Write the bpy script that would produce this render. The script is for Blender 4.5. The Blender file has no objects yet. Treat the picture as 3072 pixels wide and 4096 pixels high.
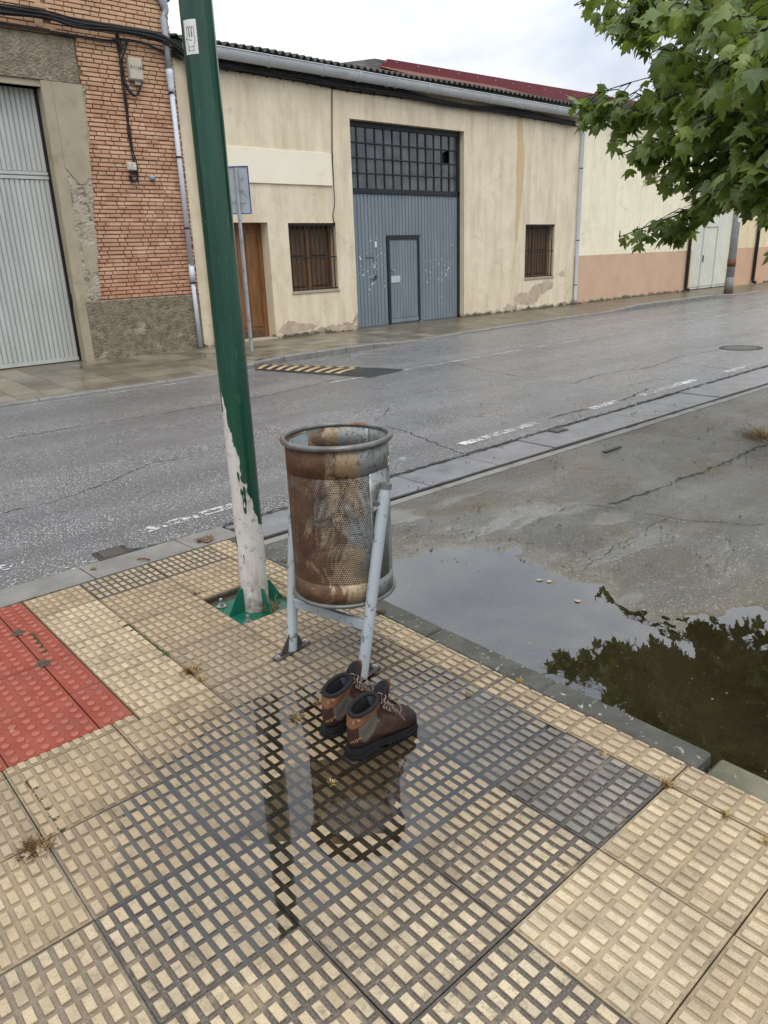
import bpy, bmesh, math, random
import numpy as np
from mathutils import Vector, Matrix, noise as mnoise

# ---------------------------------------------------------------- camera, sky, sun, exposure
scene = bpy.context.scene
CAM = np.array([-0.786, -1.312, 1.691])
FPX = 2951.93                       # focal length in photograph pixels (3072 x 4096)
YAW, PITCH, ROLL = math.radians(-49.0243), math.radians(19.2228), math.radians(-2.0563)
def _basis():
    c, s = math.cos(YAW), math.sin(YAW)
    f = np.array([s*math.cos(PITCH), c*math.cos(PITCH), -math.sin(PITCH)])
    r = np.array([c, -s, 0.0]); u = np.cross(r, f)
    r2 = r*math.cos(ROLL)+u*math.sin(ROLL); u2 = -r*math.sin(ROLL)+u*math.cos(ROLL)
    T = np.array([[0, 1, 0], [-1, 0, 0], [0, 0, 1.0]])
    return T@r2, T@u2, T@f
CR, CU, CF = _basis()
cam_data = bpy.data.cameras.new('camera')
cam_data.sensor_fit = 'VERTICAL'; cam_data.sensor_height = 36.0
cam_data.lens = FPX/4096*36.0
cam_data.clip_start = 0.05; cam_data.clip_end = 1000
cam = bpy.data.objects.new('camera', cam_data)
scene.collection.objects.link(cam); scene.camera = cam
mw = Matrix.Identity(4)
for i in range(3):
    mw[i][0], mw[i][1], mw[i][2], mw[i][3] = CR[i], CU[i], -CF[i], CAM[i]
cam.matrix_world = mw

SUN_EL, SUN_AZ = math.radians(58), math.radians(215)     # azimuth clockwise from +Y
world = bpy.data.worlds.new('World'); scene.world = world; world.use_nodes = True
wt = world.node_tree; wt.nodes.clear()
def nd(t, typ, ins=None, **pr):
    x = t.nodes.new('ShaderNode'+typ)
    for k, v in pr.items(): setattr(x, k, v)
    for k, v in (ins or {}).items():
        s = x.inputs[k]
        if isinstance(v, bpy.types.NodeSocket): t.links.new(v, s)
        elif isinstance(v, bpy.types.Node): t.links.new(v.outputs[0], s)
        else: s.default_value = v
    return x
def ramp(t, fac, stops, interp='LINEAR'):
    r = nd(t, 'ValToRGB', {'Fac': fac}); e = r.color_ramp; e.interpolation = interp
    while len(e.elements) > 1: e.elements.remove(e.elements[-1])
    for i, (p, c) in enumerate(stops):
        el = e.elements[0] if i == 0 else e.elements.new(p)
        el.position = p
        el.color = (c, c, c, 1) if isinstance(c, (int, float)) else (*c, 1)
    return r.outputs['Color']
def mixc(t, fac, a, b, mode='MIX'):
    m = nd(t, 'Mix', data_type='RGBA', blend_type=mode)
    for i, v in ((0, fac), (6, a), (7, b)):
        if isinstance(v, bpy.types.NodeSocket): t.links.new(v, m.inputs[i])
        elif i == 0: m.inputs[0].default_value = v
        else: m.inputs[i].default_value = (*v, 1) if len(v) == 3 else v
    return m.outputs[2]
def mth(t, op, a, b=0.5, clamp=False):
    return nd(t, 'Math', {0: a, 1: b}, operation=op, use_clamp=clamp).outputs[0]

sky = nd(wt, 'TexSky', sky_type='NISHITA', sun_disc=False, sun_elevation=SUN_EL, sun_rotation=SUN_AZ)
wco = nd(wt, 'TexCoord').outputs['Generated']
wmap = nd(wt, 'Mapping', {'Vector': wco, 'Scale': (1, 1, 2.6)})
wn = nd(wt, 'TexNoise', {'Vector': wmap, 'Scale': 3.1, 'Detail': 6.0, 'Roughness': 0.55, 'Distortion': 0.3}).outputs['Fac']
cloud = ramp(wt, wn, [(0.36, (6.0, 6.6, 7.5)), (0.47, (7.7, 8.15, 8.8)), (0.57, (9.2, 9.4, 9.7)), (0.7, (10.4, 10.5, 10.6))])
wcol = mixc(wt, 0.93, sky.outputs['Color'], cloud)
# overcast sky: brightest overhead, a third to a half of that near the horizon (CIE standard overcast)
wz = nd(wt, 'SeparateXYZ', {0: wco}).outputs[2]
wg = nd(wt, 'MapRange', {'Value': wz, 'From Min': 0.0, 'From Max': 1.0, 'To Min': 0.072, 'To Max': 0.216}, clamp=True).outputs[0]
SKY_BG = nd(wt, 'Background', {'Color': wcol, 'Strength': wg})
wt.links.new(SKY_BG.outputs[0], nd(wt, 'OutputWorld').inputs['Surface'])

sun_d = bpy.data.lights.new('sun', 'SUN'); sun_d.energy = 1.0; sun_d.angle = math.radians(28); sun_d.color = (1, 0.96, 0.9)
sun = bpy.data.objects.new('sun', sun_d); scene.collection.objects.link(sun)
sd = Vector((math.sin(SUN_AZ)*math.cos(SUN_EL), math.cos(SUN_AZ)*math.cos(SUN_EL), math.sin(SUN_EL)))
sun.rotation_euler = sd.to_track_quat('Z', 'Y').to_euler(); sun.location = (-4, -8, 12)
vs = scene.view_settings
vs.view_transform = 'Standard'; vs.look = 'None'; vs.gamma = 1; vs.use_curve_mapping = False
vs.exposure = 0.27
scene.cycles.max_bounces = 8; scene.cycles.transparent_max_bounces = 12
scene.cycles.caustics_reflective = False; scene.cycles.caustics_refractive = False

# ---------------------------------------------------------------- helpers
random.seed(7); rng = np.random.default_rng(7)
D = 1.8517                          # measured on a 1659 px wide copy of the photograph
def ray(a, b): return CF + CR*((a*D-1536)/FPX) - CU*((b*D-2048)/FPX)
def gz(a, b, z=0.0):
    d = ray(a, b); return CAM + d*((z-CAM[2])/d[2])          # point on a level plane
def gy(a, b, y):
    d = ray(a, b); return CAM + d*((y-CAM[1])/d[1])          # point on a plane parallel to the street front
def gt(a, b, t): return CAM + ray(a, b)*t
def pj(P):
    d = np.asarray(P, float)-CAM; z = d@CF
    return np.stack([(1536+FPX*(d@CR)/z)/D, (2048-FPX*(d@CU)/z)/D], -1), z
ROAD0 = 3.0
def zr(y): return -0.03-0.01*(min(max(y, 2.4), 11)-ROAD0)
def gr(a, b):
    z = -0.05
    for _ in range(4): p = gz(a, b, z); z = zr(p[1])
    return gz(a, b, z)

COL = scene.collection
class MB:
    def __init__(s): s.v = []; s.f = []; s.m = []; s.cur = 0
    def add(s, vs_, fs):
        o = len(s.v); s.v += [tuple(map(float, q)) for q in vs_]
        s.f += [tuple(i+o for i in q) for q in fs]; s.m += [s.cur]*len(fs); return s
    def box(s, a, b):
        x0, y0, z0 = a; x1, y1, z1 = b
        return s.add([(x0,y0,z0),(x1,y0,z0),(x1,y1,z0),(x0,y1,z0),(x0,y0,z1),(x1,y0,z1),(x1,y1,z1),(x0,y1,z1)],
                     [(0,3,2,1),(4,5,6,7),(0,1,5,4),(1,2,6,5),(2,3,7,6),(3,0,4,7)])
    def bbox(s, a, b, w):
        """box with bevelled edges"""
        bm = bmesh.new(); bmesh.ops.create_cube(bm, size=1)
        for v in bm.verts: v.co = Vector([(a[i]+b[i])/2+v.co[i]*(b[i]-a[i]) for i in range(3)])
        bmesh.ops.bevel(bm, geom=list(bm.edges), offset=w, segments=1, affect='EDGES')
        bm.verts.index_update()
        s.add([v.co for v in bm.verts], [[v.index for v in f.verts] for f in bm.faces]); bm.free(); return s
    def quad(s, a, b, c, d): return s.add([a, b, c, d], [(0, 1, 2, 3)])
    def prism(s, poly, z0, z1, cap=True):
        n = len(poly); vs_ = [(p[0], p[1], z0) for p in poly]+[(p[0], p[1], z1) for p in poly]
        fs = [(i, (i+1) % n, n+(i+1) % n, n+i) for i in range(n)]
        if cap: fs += [tuple(range(n, 2*n)), tuple(range(n-1, -1, -1))]
        return s.add(vs_, fs)
    def prismy(s, poly, y0, y1):
        """polygon in X,Z pushed along Y"""
        n = len(poly); vs_ = [(p[0], y0, p[1]) for p in poly]+[(p[0], y1, p[1]) for p in poly]
        return s.add(vs_, [(i, (i+1) % n, n+(i+1) % n, n+i) for i in range(n)]+[tuple(range(n-1, -1, -1)), tuple(range(n, 2*n))])
    def tube(s, path, r, n=8, cap=True):
        P = [Vector(p) for p in path]; k = len(P)
        R = r if hasattr(r, '__len__') else [r]*k
        ref = None; rings = []
        for i in range(k):
            t = (P[min(i+1, k-1)]-P[max(i-1, 0)]).normalized()
            if ref is None: ref = Vector((0, 0, 1)) if abs(t.z) < 0.9 else Vector((1, 0, 0))
            u = (ref-t*ref.dot(t)).normalized(); w = t.cross(u); ref = u
            rings.append([P[i]+(u*math.cos(2*math.pi*j/n)+w*math.sin(2*math.pi*j/n))*R[i] for j in range(n)])
        vs_ = [q for g in rings for q in g]
        fs = [(i*n+j, i*n+(j+1) % n, (i+1)*n+(j+1) % n, (i+1)*n+j) for i in range(k-1) for j in range(n)]
        if cap: fs += [tuple(range(n-1, -1, -1)), tuple((k-1)*n+j for j in range(n))]
        return s.add(vs_, fs)
    def grid(s, pts):
        """pts[i][j] -> quads"""
        a, b = len(pts), len(pts[0])
        return s.add([q for g in pts for q in g], [(i*b+j, i*b+j+1, (i+1)*b+j+1, (i+1)*b+j) for i in range(a-1) for j in range(b-1)])
    def lathe(s, prof, n=32, c=(0, 0), closed=False):
        k = len(prof)
        vs_ = [(c[0]+r*math.cos(2*math.pi*j/n), c[1]+r*math.sin(2*math.pi*j/n), z) for r, z in prof for j in range(n)]
        kk = k if closed else k-1
        return s.add(vs_, [(i*n+j, i*n+(j+1) % n, ((i+1) % k)*n+(j+1) % n, ((i+1) % k)*n+j) for i in range(kk) for j in range(n)])
    def mesh(s, name, mats, smooth=False):
        me = bpy.data.meshes.new(name); me.from_pydata(s.v, [], s.f)
        for m in (mats if isinstance(mats, (list, tuple)) else [mats]): me.materials.append(m)
        if any(s.m): me.polygons.foreach_set('material_index', s.m)
        if smooth: me.polygons.foreach_set('use_smooth', [True]*len(me.polygons))
        me.update(); return me
    def build(s, name, mats, parent=None, smooth=False, loc=None):
        """vertices are in the parent's frame shifted by its (world) base point when it has one"""
        if parent is not None and loc is None and 'base' in parent:
            b = parent['base']; s.v = [(x-b[0], y-b[1], z-b[2]) for x, y, z in s.v]
        o = bpy.data.objects.new(name, s.mesh(name, mats, smooth)); COL.objects.link(o)
        if loc is not None: o.location = loc
        if parent is not None: o.parent = parent
        return o
def autosmooth(o, ang=40):
    me = o.data; bm = bmesh.new(); bm.from_mesh(me)
    for f in bm.faces: f.smooth = True
    for e in bm.edges:
        if len(e.link_faces) != 2 or e.calc_face_angle(0) > math.radians(ang): e.smooth = False
    bm.to_mesh(me); bm.free(); return o
def tag(o, label, cat, group=None):
    o['label'] = label; o['category'] = cat
    if group: o['group'] = group
    return o
def thing(name, label, cat, base, group=None, rotz=0.0):
    o = bpy.data.objects.new(name, None); COL.objects.link(o); o.empty_display_size = 0.2
    o.location = base; o.rotation_euler = (0, 0, rotz)
    if rotz == 0: o['base'] = [float(q) for q in base]
    return tag(o, label, cat, group)
def struct(o): o['kind'] = 'structure'; return o
def inst(src, parent, loc, rot=(0, 0, 0), scale=(1, 1, 1)):
    o = src.copy(); COL.objects.link(o); o.parent = parent; o.location = loc; o.rotation_euler = rot; o.scale = scale; return o
def newobj(name, me, parent, loc=(0, 0, 0), rot=(0, 0, 0), scale=(1, 1, 1)):
    o = bpy.data.objects.new(name, me); COL.objects.link(o); o.parent = parent
    o.location = loc; o.rotation_euler = rot; o.scale = scale; return o
def text_mesh(name, body, size, mat, parent, matrix, extrude=0.0005):
    cu = bpy.data.curves.new(name, 'FONT'); cu.body = body; cu.size = size; cu.extrude = extrude
    cu.align_x = 'CENTER'; cu.align_y = 'CENTER'
    t = bpy.data.objects.new(name, cu); COL.objects.link(t)
    bpy.context.view_layer.update()
    me = bpy.data.meshes.new_from_object(t.evaluated_get(bpy.context.evaluated_depsgraph_get()))
    bpy.data.objects.remove(t); me.materials.clear(); me.materials.append(mat)
    o = bpy.data.objects.new(name, me); COL.objects.link(o); o.parent = parent; o.matrix_local = matrix
    return o
def smooth_path(pts, k=6):
    P = [Vector(p) for p in pts]; out = []
    for i in range(len(P)-1):
        p0, p1, p2, p3 = P[max(i-1, 0)], P[i], P[i+1], P[min(i+2, len(P)-1)]
        for j in range(k):
            t = j/k
            out.append(0.5*((2*p1)+(p2-p0)*t+(2*p0-5*p1+4*p2-p3)*t*t+(3*p1-p0-3*p2+p3)*t**3))
    out.append(P[-1]); return out

# ---------------------------------------------------------------- materials
def newmat(name):
    m = bpy.data.materials.new(name); m.use_nodes = True; t = m.node_tree; t.nodes.clear()
    out = nd(t, 'OutputMaterial'); b = nd(t, 'BsdfPrincipled')
    t.links.new(b.outputs[0], out.inputs['Surface'])
    return m, t, b, out
def pos(t): return nd(t, 'NewGeometry').outputs['Position']
def oco(t): return nd(t, 'TexCoord').outputs['Object']
def noi(t, scale, detail=4.0, vec=None, rough=0.55, dist=0.0, stretch=None):
    v = vec if vec is not None else pos(t)
    if stretch: v = nd(t, 'Mapping', {'Vector': v, 'Scale': stretch}).outputs[0]
    return nd(t, 'TexNoise', {'Vector': v, 'Scale': scale, 'Detail': detail, 'Roughness': rough, 'Distortion': dist}).outputs['Fac']
def setb(t, b, key, v):
    if isinstance(v, bpy.types.NodeSocket): t.links.new(v, b.inputs[key])
    else: b.inputs[key].default_value = v if not (isinstance(v, tuple) and len(v) == 3) else (*v, 1)
def bump(t, b, h, strength=0.4, dist=0.01):
    n = nd(t, 'Bump', {'Height': h, 'Strength': strength, 'Distance': dist}); t.links.new(n.outputs[0], b.inputs['Normal'])
def M(name, c1, c2=None, scale=6.0, rough=0.6, c3=None, s3=2.0, th3=(0.55, 0.65), bmp=0.0, bs=60.0, bd=0.004, metal=0.0, spec=0.32, stretch=None, local=False, rvar=0.1):
    """plain surface: two tones in noise, an optional third tone in patches, fine relief"""
    m, t, b, out = newmat(name); v = oco(t) if local else pos(t)
    c2 = c2 or tuple(q*0.75 for q in c1)
    col = ramp(t, noi(t, scale, 6, v, 0.6, 0, stretch), [(0.3, c2), (0.7, c1)])
    if c3: col = mixc(t, ramp(t, noi(t, s3, 6, v, 0.65, 0.4, stretch), [(th3[0], 0), (th3[1], 1)]), col, c3)
    setb(t, b, 'Base Color', col)
    r = ramp(t, noi(t, scale*1.7, 3, v), [(0.3, max(rough-rvar, 0.03)), (0.7, min(rough+rvar, 1))])
    setb(t, b, 'Roughness', r); setb(t, b, 'Metallic', metal); setb(t, b, 'Specular IOR Level', spec)
    if bmp: bump(t, b, noi(t, bs, 4, v), bmp, bd)
    return m
def sstep(t, v, a, b):
    return nd(t, 'MapRange', {'Value': v, 'From Min': a, 'From Max': b, 'To Min': 0.0, 'To Max': 1.0}, interpolation_type='SMOOTHSTEP').outputs[0]
def oprop(t, name): return nd(t, 'Attribute', attribute_type='OBJECT', attribute_name=name).outputs['Fac']

def mat_tile():
    m, t, b, out = newmat('paving_tile'); o = oco(t); P = pos(t)
    sx = nd(t, 'SeparateXYZ', {0: o})
    rnd = nd(t, 'ObjectInfo').outputs['Random']
    groove = mth(t, 'SUBTRACT', 1.0, sstep(t, sx.outputs[2], -0.0052, -0.0008))
    tn = oprop(t, 'tone')
    top = mixc(t, tn, (0.51, 0.415, 0.272), (0.330, 0.245, 0.152))
    top = mixc(t, mth(t, 'MULTIPLY', rnd, 0.35), top, (0.36, 0.255, 0.13))
    top = mixc(t, ramp(t, noi(t, 11, 5), [(0.4, 0), (0.75, 0.5)]), top, mixc(t, tn, (0.54, 0.465, 0.345), (0.385, 0.31, 0.215)))
    top = mixc(t, ramp(t, noi(t, 3.3, 6, rough=0.7), [(0.48, 0), (0.72, 0.65)]), top, (0.20, 0.158, 0.108))
    top = mixc(t, mth(t, 'MULTIPLY', oprop(t, 'grey'), ramp(t, noi(t, 5, 4), [(0.25, 0.45), (0.6, 1.0)])), top, (0.155, 0.150, 0.140))
    cellv = nd(t, 'VectorMath', {0: nd(t, 'VectorMath', {0: o, 1: (0.0394, 0.0656, 1.0)}, operation='SNAP').outputs[0], 1: nd(t, 'CombineXYZ', {0: rnd, 1: mth(t, 'MULTIPLY', rnd, 7.3), 2: 0.5}).outputs[0]}, operation='ADD').outputs[0]
    stud = nd(t, 'TexWhiteNoise', {'Vector': cellv}).outputs['Value']          # every stud has worn a little differently
    top = mixc(t, 1.0, top, ramp(t, stud, [(0.0, 0.74), (0.3, 0.94), (1.0, 1.06)]), 'MULTIPLY')
    pits = ramp(t, noi(t, 420, 2), [(0.30, 0.35), (0.42, 1.0), (0.62, 1.0), (0.75, 1.25)])
    top = mixc(t, 1.0, top, pits, 'MULTIPLY')
    gcl = mixc(t, ramp(t, noi(t, 130, 4), [(0.35, 0), (0.65, 1)]), (0.22, 0.165, 0.10), (0.33, 0.255, 0.165))
    gcl = mixc(t, 0.72, gcl, mixc(t, 1.0, top, (0.84, 0.80, 0.74), 'MULTIPLY'))
    gcl = mixc(t, mth(t, 'MULTIPLY', tn, 0.25), gcl, (0.225, 0.172, 0.112))
    gdk = ramp(t, noi(t, 240, 5, rough=0.7), [(0.34, (0.028, 0.024, 0.021)), (0.52, (0.066, 0.056, 0.048)), (0.62, (0.13, 0.112, 0.094)), (0.74, (0.36, 0.32, 0.27))])
    dm = mth(t, 'MULTIPLY', oprop(t, 'dirt'), ramp(t, noi(t, 6.5, 5, dist=0.6), [(0.30, 0.2), (0.44, 1.0)]), True)
    sp = nd(t, 'SeparateXYZ', {0: P})
    dx = mth(t, 'MULTIPLY', mth(t, 'SUBTRACT', sp.outputs[0], 0.5), 1.0/0.95)
    dy = mth(t, 'MULTIPLY', mth(t, 'SUBTRACT', sp.outputs[1], 0.42), 1.0/0.8)
    rr = mth(t, 'SQRT', mth(t, 'ADD', mth(t, 'MULTIPLY', dx, dx), mth(t, 'MULTIPLY', dy, dy)))
    rr = mth(t, 'ADD', rr, mth(t, 'MULTIPLY', mth(t, 'SUBTRACT', noi(t, 6, 4), 0.5), 0.6))
    wet = mth(t, 'SUBTRACT', 1.0, sstep(t, rr, 0.55, 1.1))
    dm = mth(t, 'MAXIMUM', dm, mth(t, 'MULTIPLY', wet, 0.85))
    g = mixc(t, dm, gcl, gdk)
    grime = mth(t, 'MULTIPLY', mth(t, 'ADD', 0.25, mth(t, 'MULTIPLY', dm, 0.6)), ramp(t, noi(t, 34, 6, rough=0.7), [(0.52, 0), (0.68, 0.9)]))
    top = mixc(t, grime, top, (0.12, 0.095, 0.068))
    col = mixc(t, groove, top, g)
    ax = mth(t, 'MAXIMUM', mth(t, 'ABSOLUTE', sx.outputs[0], 0), mth(t, 'ABSOLUTE', sx.outputs[1], 0))
    edge = sstep(t, mth(t, 'ADD', ax, mth(t, 'MULTIPLY', mth(t, 'SUBTRACT', noi(t, 22, 4), 0.56), 0.05)), 0.186, 0.199)
    col = mixc(t, mth(t, 'MULTIPLY', edge, mth(t, 'ADD', 0.2, mth(t, 'MULTIPLY', dm, 0.5), True)), col, (0.05, 0.045, 0.032))
    col = mixc(t, mth(t, 'MULTIPLY', wet, 0.8), col, mixc(t, 1.0, col, (0.66, 0.64, 0.60), 'MULTIPLY'))
    setb(t, b, 'Base Color', col)
    rg = mixc(t, groove, (0.72, 0.72, 0.72), ramp(t, noi(t, 10, 3), [(0.35, 0.25), (0.65, 0.6)]))
    rg = mixc(t, mth(t, 'MAXIMUM', wet, mth(t, 'MULTIPLY', oprop(t, 'grey'), 0.8)), rg, (0.28, 0.28, 0.28)); setb(t, b, 'Roughness', rg)
    setb(t, b, 'Specular IOR Level', 0.35)
    bump(t, b, mth(t, 'ADD', noi(t, 330, 3), mth(t, 'MULTIPLY', noi(t, 60, 4), 1.5)), 0.4, 0.002)
    return m

def mat_red():
    m, t, b, out = newmat('red_tactile'); o = oco(t)
    z = nd(t, 'SeparateXYZ', {0: o}).outputs[2]
    c = ramp(t, noi(t, 6, 5), [(0.3, (0.20, 0.034, 0.017)), (0.7, (0.25, 0.060, 0.034))])
    c = mixc(t, sstep(t, z, -0.004, -0.001), c, (0.30, 0.092, 0.060)); setb(t, b, 'Specular IOR Level', 0.25)
    c = mixc(t, ramp(t, noi(t, 28, 5), [(0.68, 0), (0.72, 1)]), c, (0.30, 0.22, 0.18))
    c = mixc(t, ramp(t, noi(t, 5, 6, rough=0.7), [(0.48, 0), (0.7, 0.55)]), c, (0.17, 0.055, 0.038)); setb(t, b, 'Base Color', c); setb(t, b, 'Roughness', ramp(t, noi(t, 12), [(0.3, 0.32), (0.7, 0.6)]))
    bump(t, b, noi(t, 150, 3), 0.25, 0.002); return m

def mat_asphalt(name, base, stone, warm, flecks=(0.70, 0.755), wetr=(0.22, 0.55), fs=75, bmp=0.7, lot=False):
    m, t, b, out = newmat(name)
    c = ramp(t, noi(t, 260, 4, rough=0.7), [(0.3, tuple(q*0.55 for q in base)), (0.55, base), (0.72, tuple(q*2.2 for q in base))])
    c = mixc(t, ramp(t, noi(t, 0.55, 4, dist=0.4), [(0.4, 0), (0.65, 0.55)]), c, warm)
    c = mixc(t, ramp(t, noi(t, 2.4, 5), [(0.42, 0), (0.7, 0.5)]), c, tuple(q*0.6 for q in base))
    f = ramp(t, noi(t, fs, 2, rough=0.4, dist=0.5), [(flecks[0], 0), (flecks[1], 1)])
    f2 = ramp(t, noi(t, fs*2.3, 2), [(0.66, 0), (0.72, 0.8)])
    c = mixc(t, mth(t, 'MAXIMUM', f, f2), c, stone)
    rg = ramp(t, noi(t, 1.3, 5, dist=0.5), [(0.35, wetr[0]), (0.65, wetr[1])])
    c = mixc(t, ramp(t, noi(t, 0.9, 6, rough=0.65, stretch=(0.5, 1.6, 1)), [(0.5, 0), (0.72, 0.45)]), c, tuple(q*1.5 for q in base))
    c = mixc(t, ramp(t, noi(t, 1.0, 4, stretch=(0.05, 1.1, 1)), [(0.42, 0), (0.62, 0.4)]), c, tuple(q*0.55 for q in base))     # polished and oiled wheel tracks
    if lot:
        c = mixc(t, ramp(t, noi(t, 1.1, 6, rough=0.7, dist=0.4), [(0.52, 0), (0.64, 0.75)]), c, (0.10, 0.082, 0.042))
        c = mixc(t, ramp(t, noi(t, 0.8, 5, dist=0.8), [(0.52, 0), (0.66, 0.6)]), c, (0.20, 0.195, 0.18))
        z = nd(t, 'SeparateXYZ', {0: pos(t)}).outputs[2]           # soaked and silted where it lies near the water line
        soak = mth(t, 'SUBTRACT', 1.0, sstep(t, mth(t, 'ADD', z, mth(t, 'MULTIPLY', mth(t, 'SUBTRACT', noi(t, 9, 4), 0.5), 0.010)), -0.072, -0.056))
        c = mixc(t, mth(t, 'MULTIPLY', soak, 0.7), c, mixc(t, 1.0, c, (0.80, 0.72, 0.54), 'MULTIPLY'))
        sp = nd(t, 'SeparateXYZ', {0: pos(t)})
        near = mth(t, 'SUBTRACT', 1.0, sstep(t, mth(t, 'ADD', sp.outputs[0], mth(t, 'MULTIPLY', sp.outputs[1], 0.4)), 3.2, 6.5))
        film = mth(t, 'MULTIPLY', near, ramp(t, noi(t, 1.5, 5, dist=0.5, stretch=(0.7, 1.8, 1)), [(0.50, 0), (0.60, 1)]))   # thin water lying in hollows
        rg = mixc(t, mth(t, 'MAXIMUM', soak, film), rg, (0.09, 0.09, 0.09))
    setb(t, b, 'Base Color', c)
    setb(t, b, 'Roughness', rg)
    hgt = mth(t, 'ADD', noi(t, 170, 4, rough=0.65), mth(t, 'MULTIPLY', noi(t, 48, 4, rough=0.6), 2.0 if lot else 0.8))
    if lot: hgt = mth(t, 'MULTIPLY', hgt, mth(t, 'SUBTRACT', 1.0, mth(t, 'MULTIPLY', mth(t, 'MAXIMUM', soak, film), 0.88)))
    bump(t, b, hgt, bmp, 0.010 if lot else 0.007)
    return m

def mat_water(name, tint, ripple=0.0, rs=30.0, spots=0.0, ior=1.62):
    m = bpy.data.materials.new(name); m.use_nodes = True; t = m.node_tree; t.nodes.clear()
    out = nd(t, 'OutputMaterial')
    gl = nd(t, 'BsdfGlossy', {'Roughness': 0.015, 'Color': (1, 1, 1, 1)}); tr = nd(t, 'BsdfTransparent', {'Color': (*tint, 1)})
    fr = nd(t, 'Fresnel', {'IOR': ior})
    if ripple:
        bn = nd(t, 'Bump', {'Height': noi(t, rs, 2), 'Strength': ripple, 'Distance': 0.003})
        t.links.new(bn.outputs[0], gl.inputs['Normal']); t.links.new(bn.outputs[0], fr.inputs['Normal'])
    mx = nd(t, 'MixShader', {0: fr, 1: tr, 2: gl})
    if spots:                                   # bits of leaf litter and foam lying on the water
        df = nd(t, 'BsdfDiffuse', {'Color': (0.36, 0.35, 0.31, 1)})
        mx = nd(t, 'MixShader', {0: ramp(t, noi(t, 26, 3, rough=0.6), [(spots, 0), (spots+0.025, 0.75)]), 1: mx, 2: df})
    t.links.new(mx.outputs[0], out.inputs['Surface']); return m

def mat_worn(name, col, lo, hi, scale=22.0, rough=0.6):
    """worn paint: shows only where the noise leaves it standing"""
    m, t, b, out = newmat(name)
    setb(t, b, 'Base Color', ramp(t, noi(t, 40, 3), [(0.3, tuple(q*0.75 for q in col)), (0.7, col)])); setb(t, b, 'Roughness', rough)
    n1 = mth(t, 'ADD', mth(t, 'MULTIPLY', noi(t, scale, 5, rough=0.7), 0.6), mth(t, 'MULTIPLY', noi(t, 2.2, 3), 0.4))
    f = ramp(t, n1, [(lo, 0), (hi, 1)])
    tr = nd(t, 'BsdfTransparent'); mx = nd(t, 'MixShader', {0: f, 1: tr, 2: b.outputs[0]})
    t.links.new(mx.outputs[0], out.inputs['Surface']); return m

def mat_plaster(name, c1, c2, stain, base_stain=None, splinth=None):
    """painted render: soft vertical dirt, blotches, flaked paint near the pavement"""
    m, t, b, out = newmat(name); P = pos(t); z = nd(t, 'SeparateXYZ', {0: P}).outputs[2]
    c = ramp(t, noi(t, 1.1, 6, rough=0.6), [(0.3, c2), (0.7, c1)])
    v = noi(t, 1.6, 6, stretch=(2.2, 2.2, 0.35), rough=0.65)
    c = mixc(t, ramp(t, v, [(0.46, 0), (0.70, 0.75)]), c, stain)
    c = mixc(t, ramp(t, noi(t, 3.0, 6, rough=0.7), [(0.48, 0), (0.72, 0.55)]), c, tuple(q*0.78 for q in c2))
    cr = nd(t, 'TexVoronoi', {'Vector': nd(t, 'Mapping', {'Vector': P, 'Scale': (0.5, 0.5, 0.8)}).outputs[0], 'Scale': 1.0}, feature='DISTANCE_TO_EDGE')
    crd = mth(t, 'ADD', cr.outputs[0], mth(t, 'MULTIPLY', mth(t, 'SUBTRACT', noi(t, 7, 5), 0.5), 0.16))
    crm = mth(t, 'SUBTRACT', 1.0, sstep(t, mth(t, 'ABSOLUTE', crd, 0), 0.002, 0.008))
    c = mixc(t, mth(t, 'MULTIPLY', crm, ramp(t, noi(t, 0.9, 2), [(0.5, 0), (0.62, 0.4)])), c, tuple(q*0.45 for q in c2))
    if splinth:
        c = mixc(t, sstep(t, z, splinth[0]+0.004, splinth[0]-0.004), c, ramp(t, noi(t, 2, 5), [(0.3, splinth[1]), (0.7, splinth[2])]))
    if base_stain:
        h = mth(t, 'ADD', z, mth(t, 'MULTIPLY', mth(t, 'SUBTRACT', noi(t, 2.4, 5, rough=0.65), 0.5), -2.0))
        pm = mth(t, 'MULTIPLY', mth(t, 'SUBTRACT', 1.0, sstep(t, h, 0.02, 0.10)), ramp(t, noi(t, 0.45, 2), [(0.44, 0), (0.5, 1)]))
        c = mixc(t, pm, c, base_stain)
        c = mixc(t, mth(t, 'SUBTRACT', 1.0, sstep(t, mth(t, 'ADD', z, mth(t, 'MULTIPLY', mth(t, 'SUBTRACT', noi(t, 6, 4), 0.5), 0.3)), 0.02, 0.11)), c, (0.10, 0.085, 0.05))
    setb(t, b, 'Base Color', c); setb(t, b, 'Roughness', 0.85)
    bump(t, b, mth(t, 'ADD', noi(t, 45, 5, rough=0.7), mth(t, 'MULTIPLY', noi(t, 3.5, 3), 1.2)), 0.45, 0.01)
    return m

MT = {}
MT['tile'] = mat_tile(); MT['red'] = mat_red()
MT['asphalt'] = mat_asphalt('asphalt', (0.125, 0.124, 0.125), (0.62, 0.61, 0.59), (0.13, 0.118, 0.115), (0.605, 0.65), (0.18, 0.40), 85, 1.0)
MT['lot'] = mat_asphalt('lot_asphalt', (0.125, 0.121, 0.108), (0.33, 0.315, 0.275), (0.12, 0.10, 0.066), (0.62, 0.68), (0.08, 0.40), 82, 1.0, True)
MT['kerb'] = M('kerb_concrete', (0.085, 0.083, 0.068), (0.040, 0.040, 0.030), 7, 0.6, (0.30, 0.30, 0.27), 38, (0.61, 0.65), 0.5, 160, 0.004)
MT['kerb2'] = M('street_kerb_concrete', (0.22, 0.21, 0.19), (0.14, 0.133, 0.118), 5, 0.45, (0.12, 0.10, 0.07), 3, (0.6, 0.75), 0.4, 140, 0.003)
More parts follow.
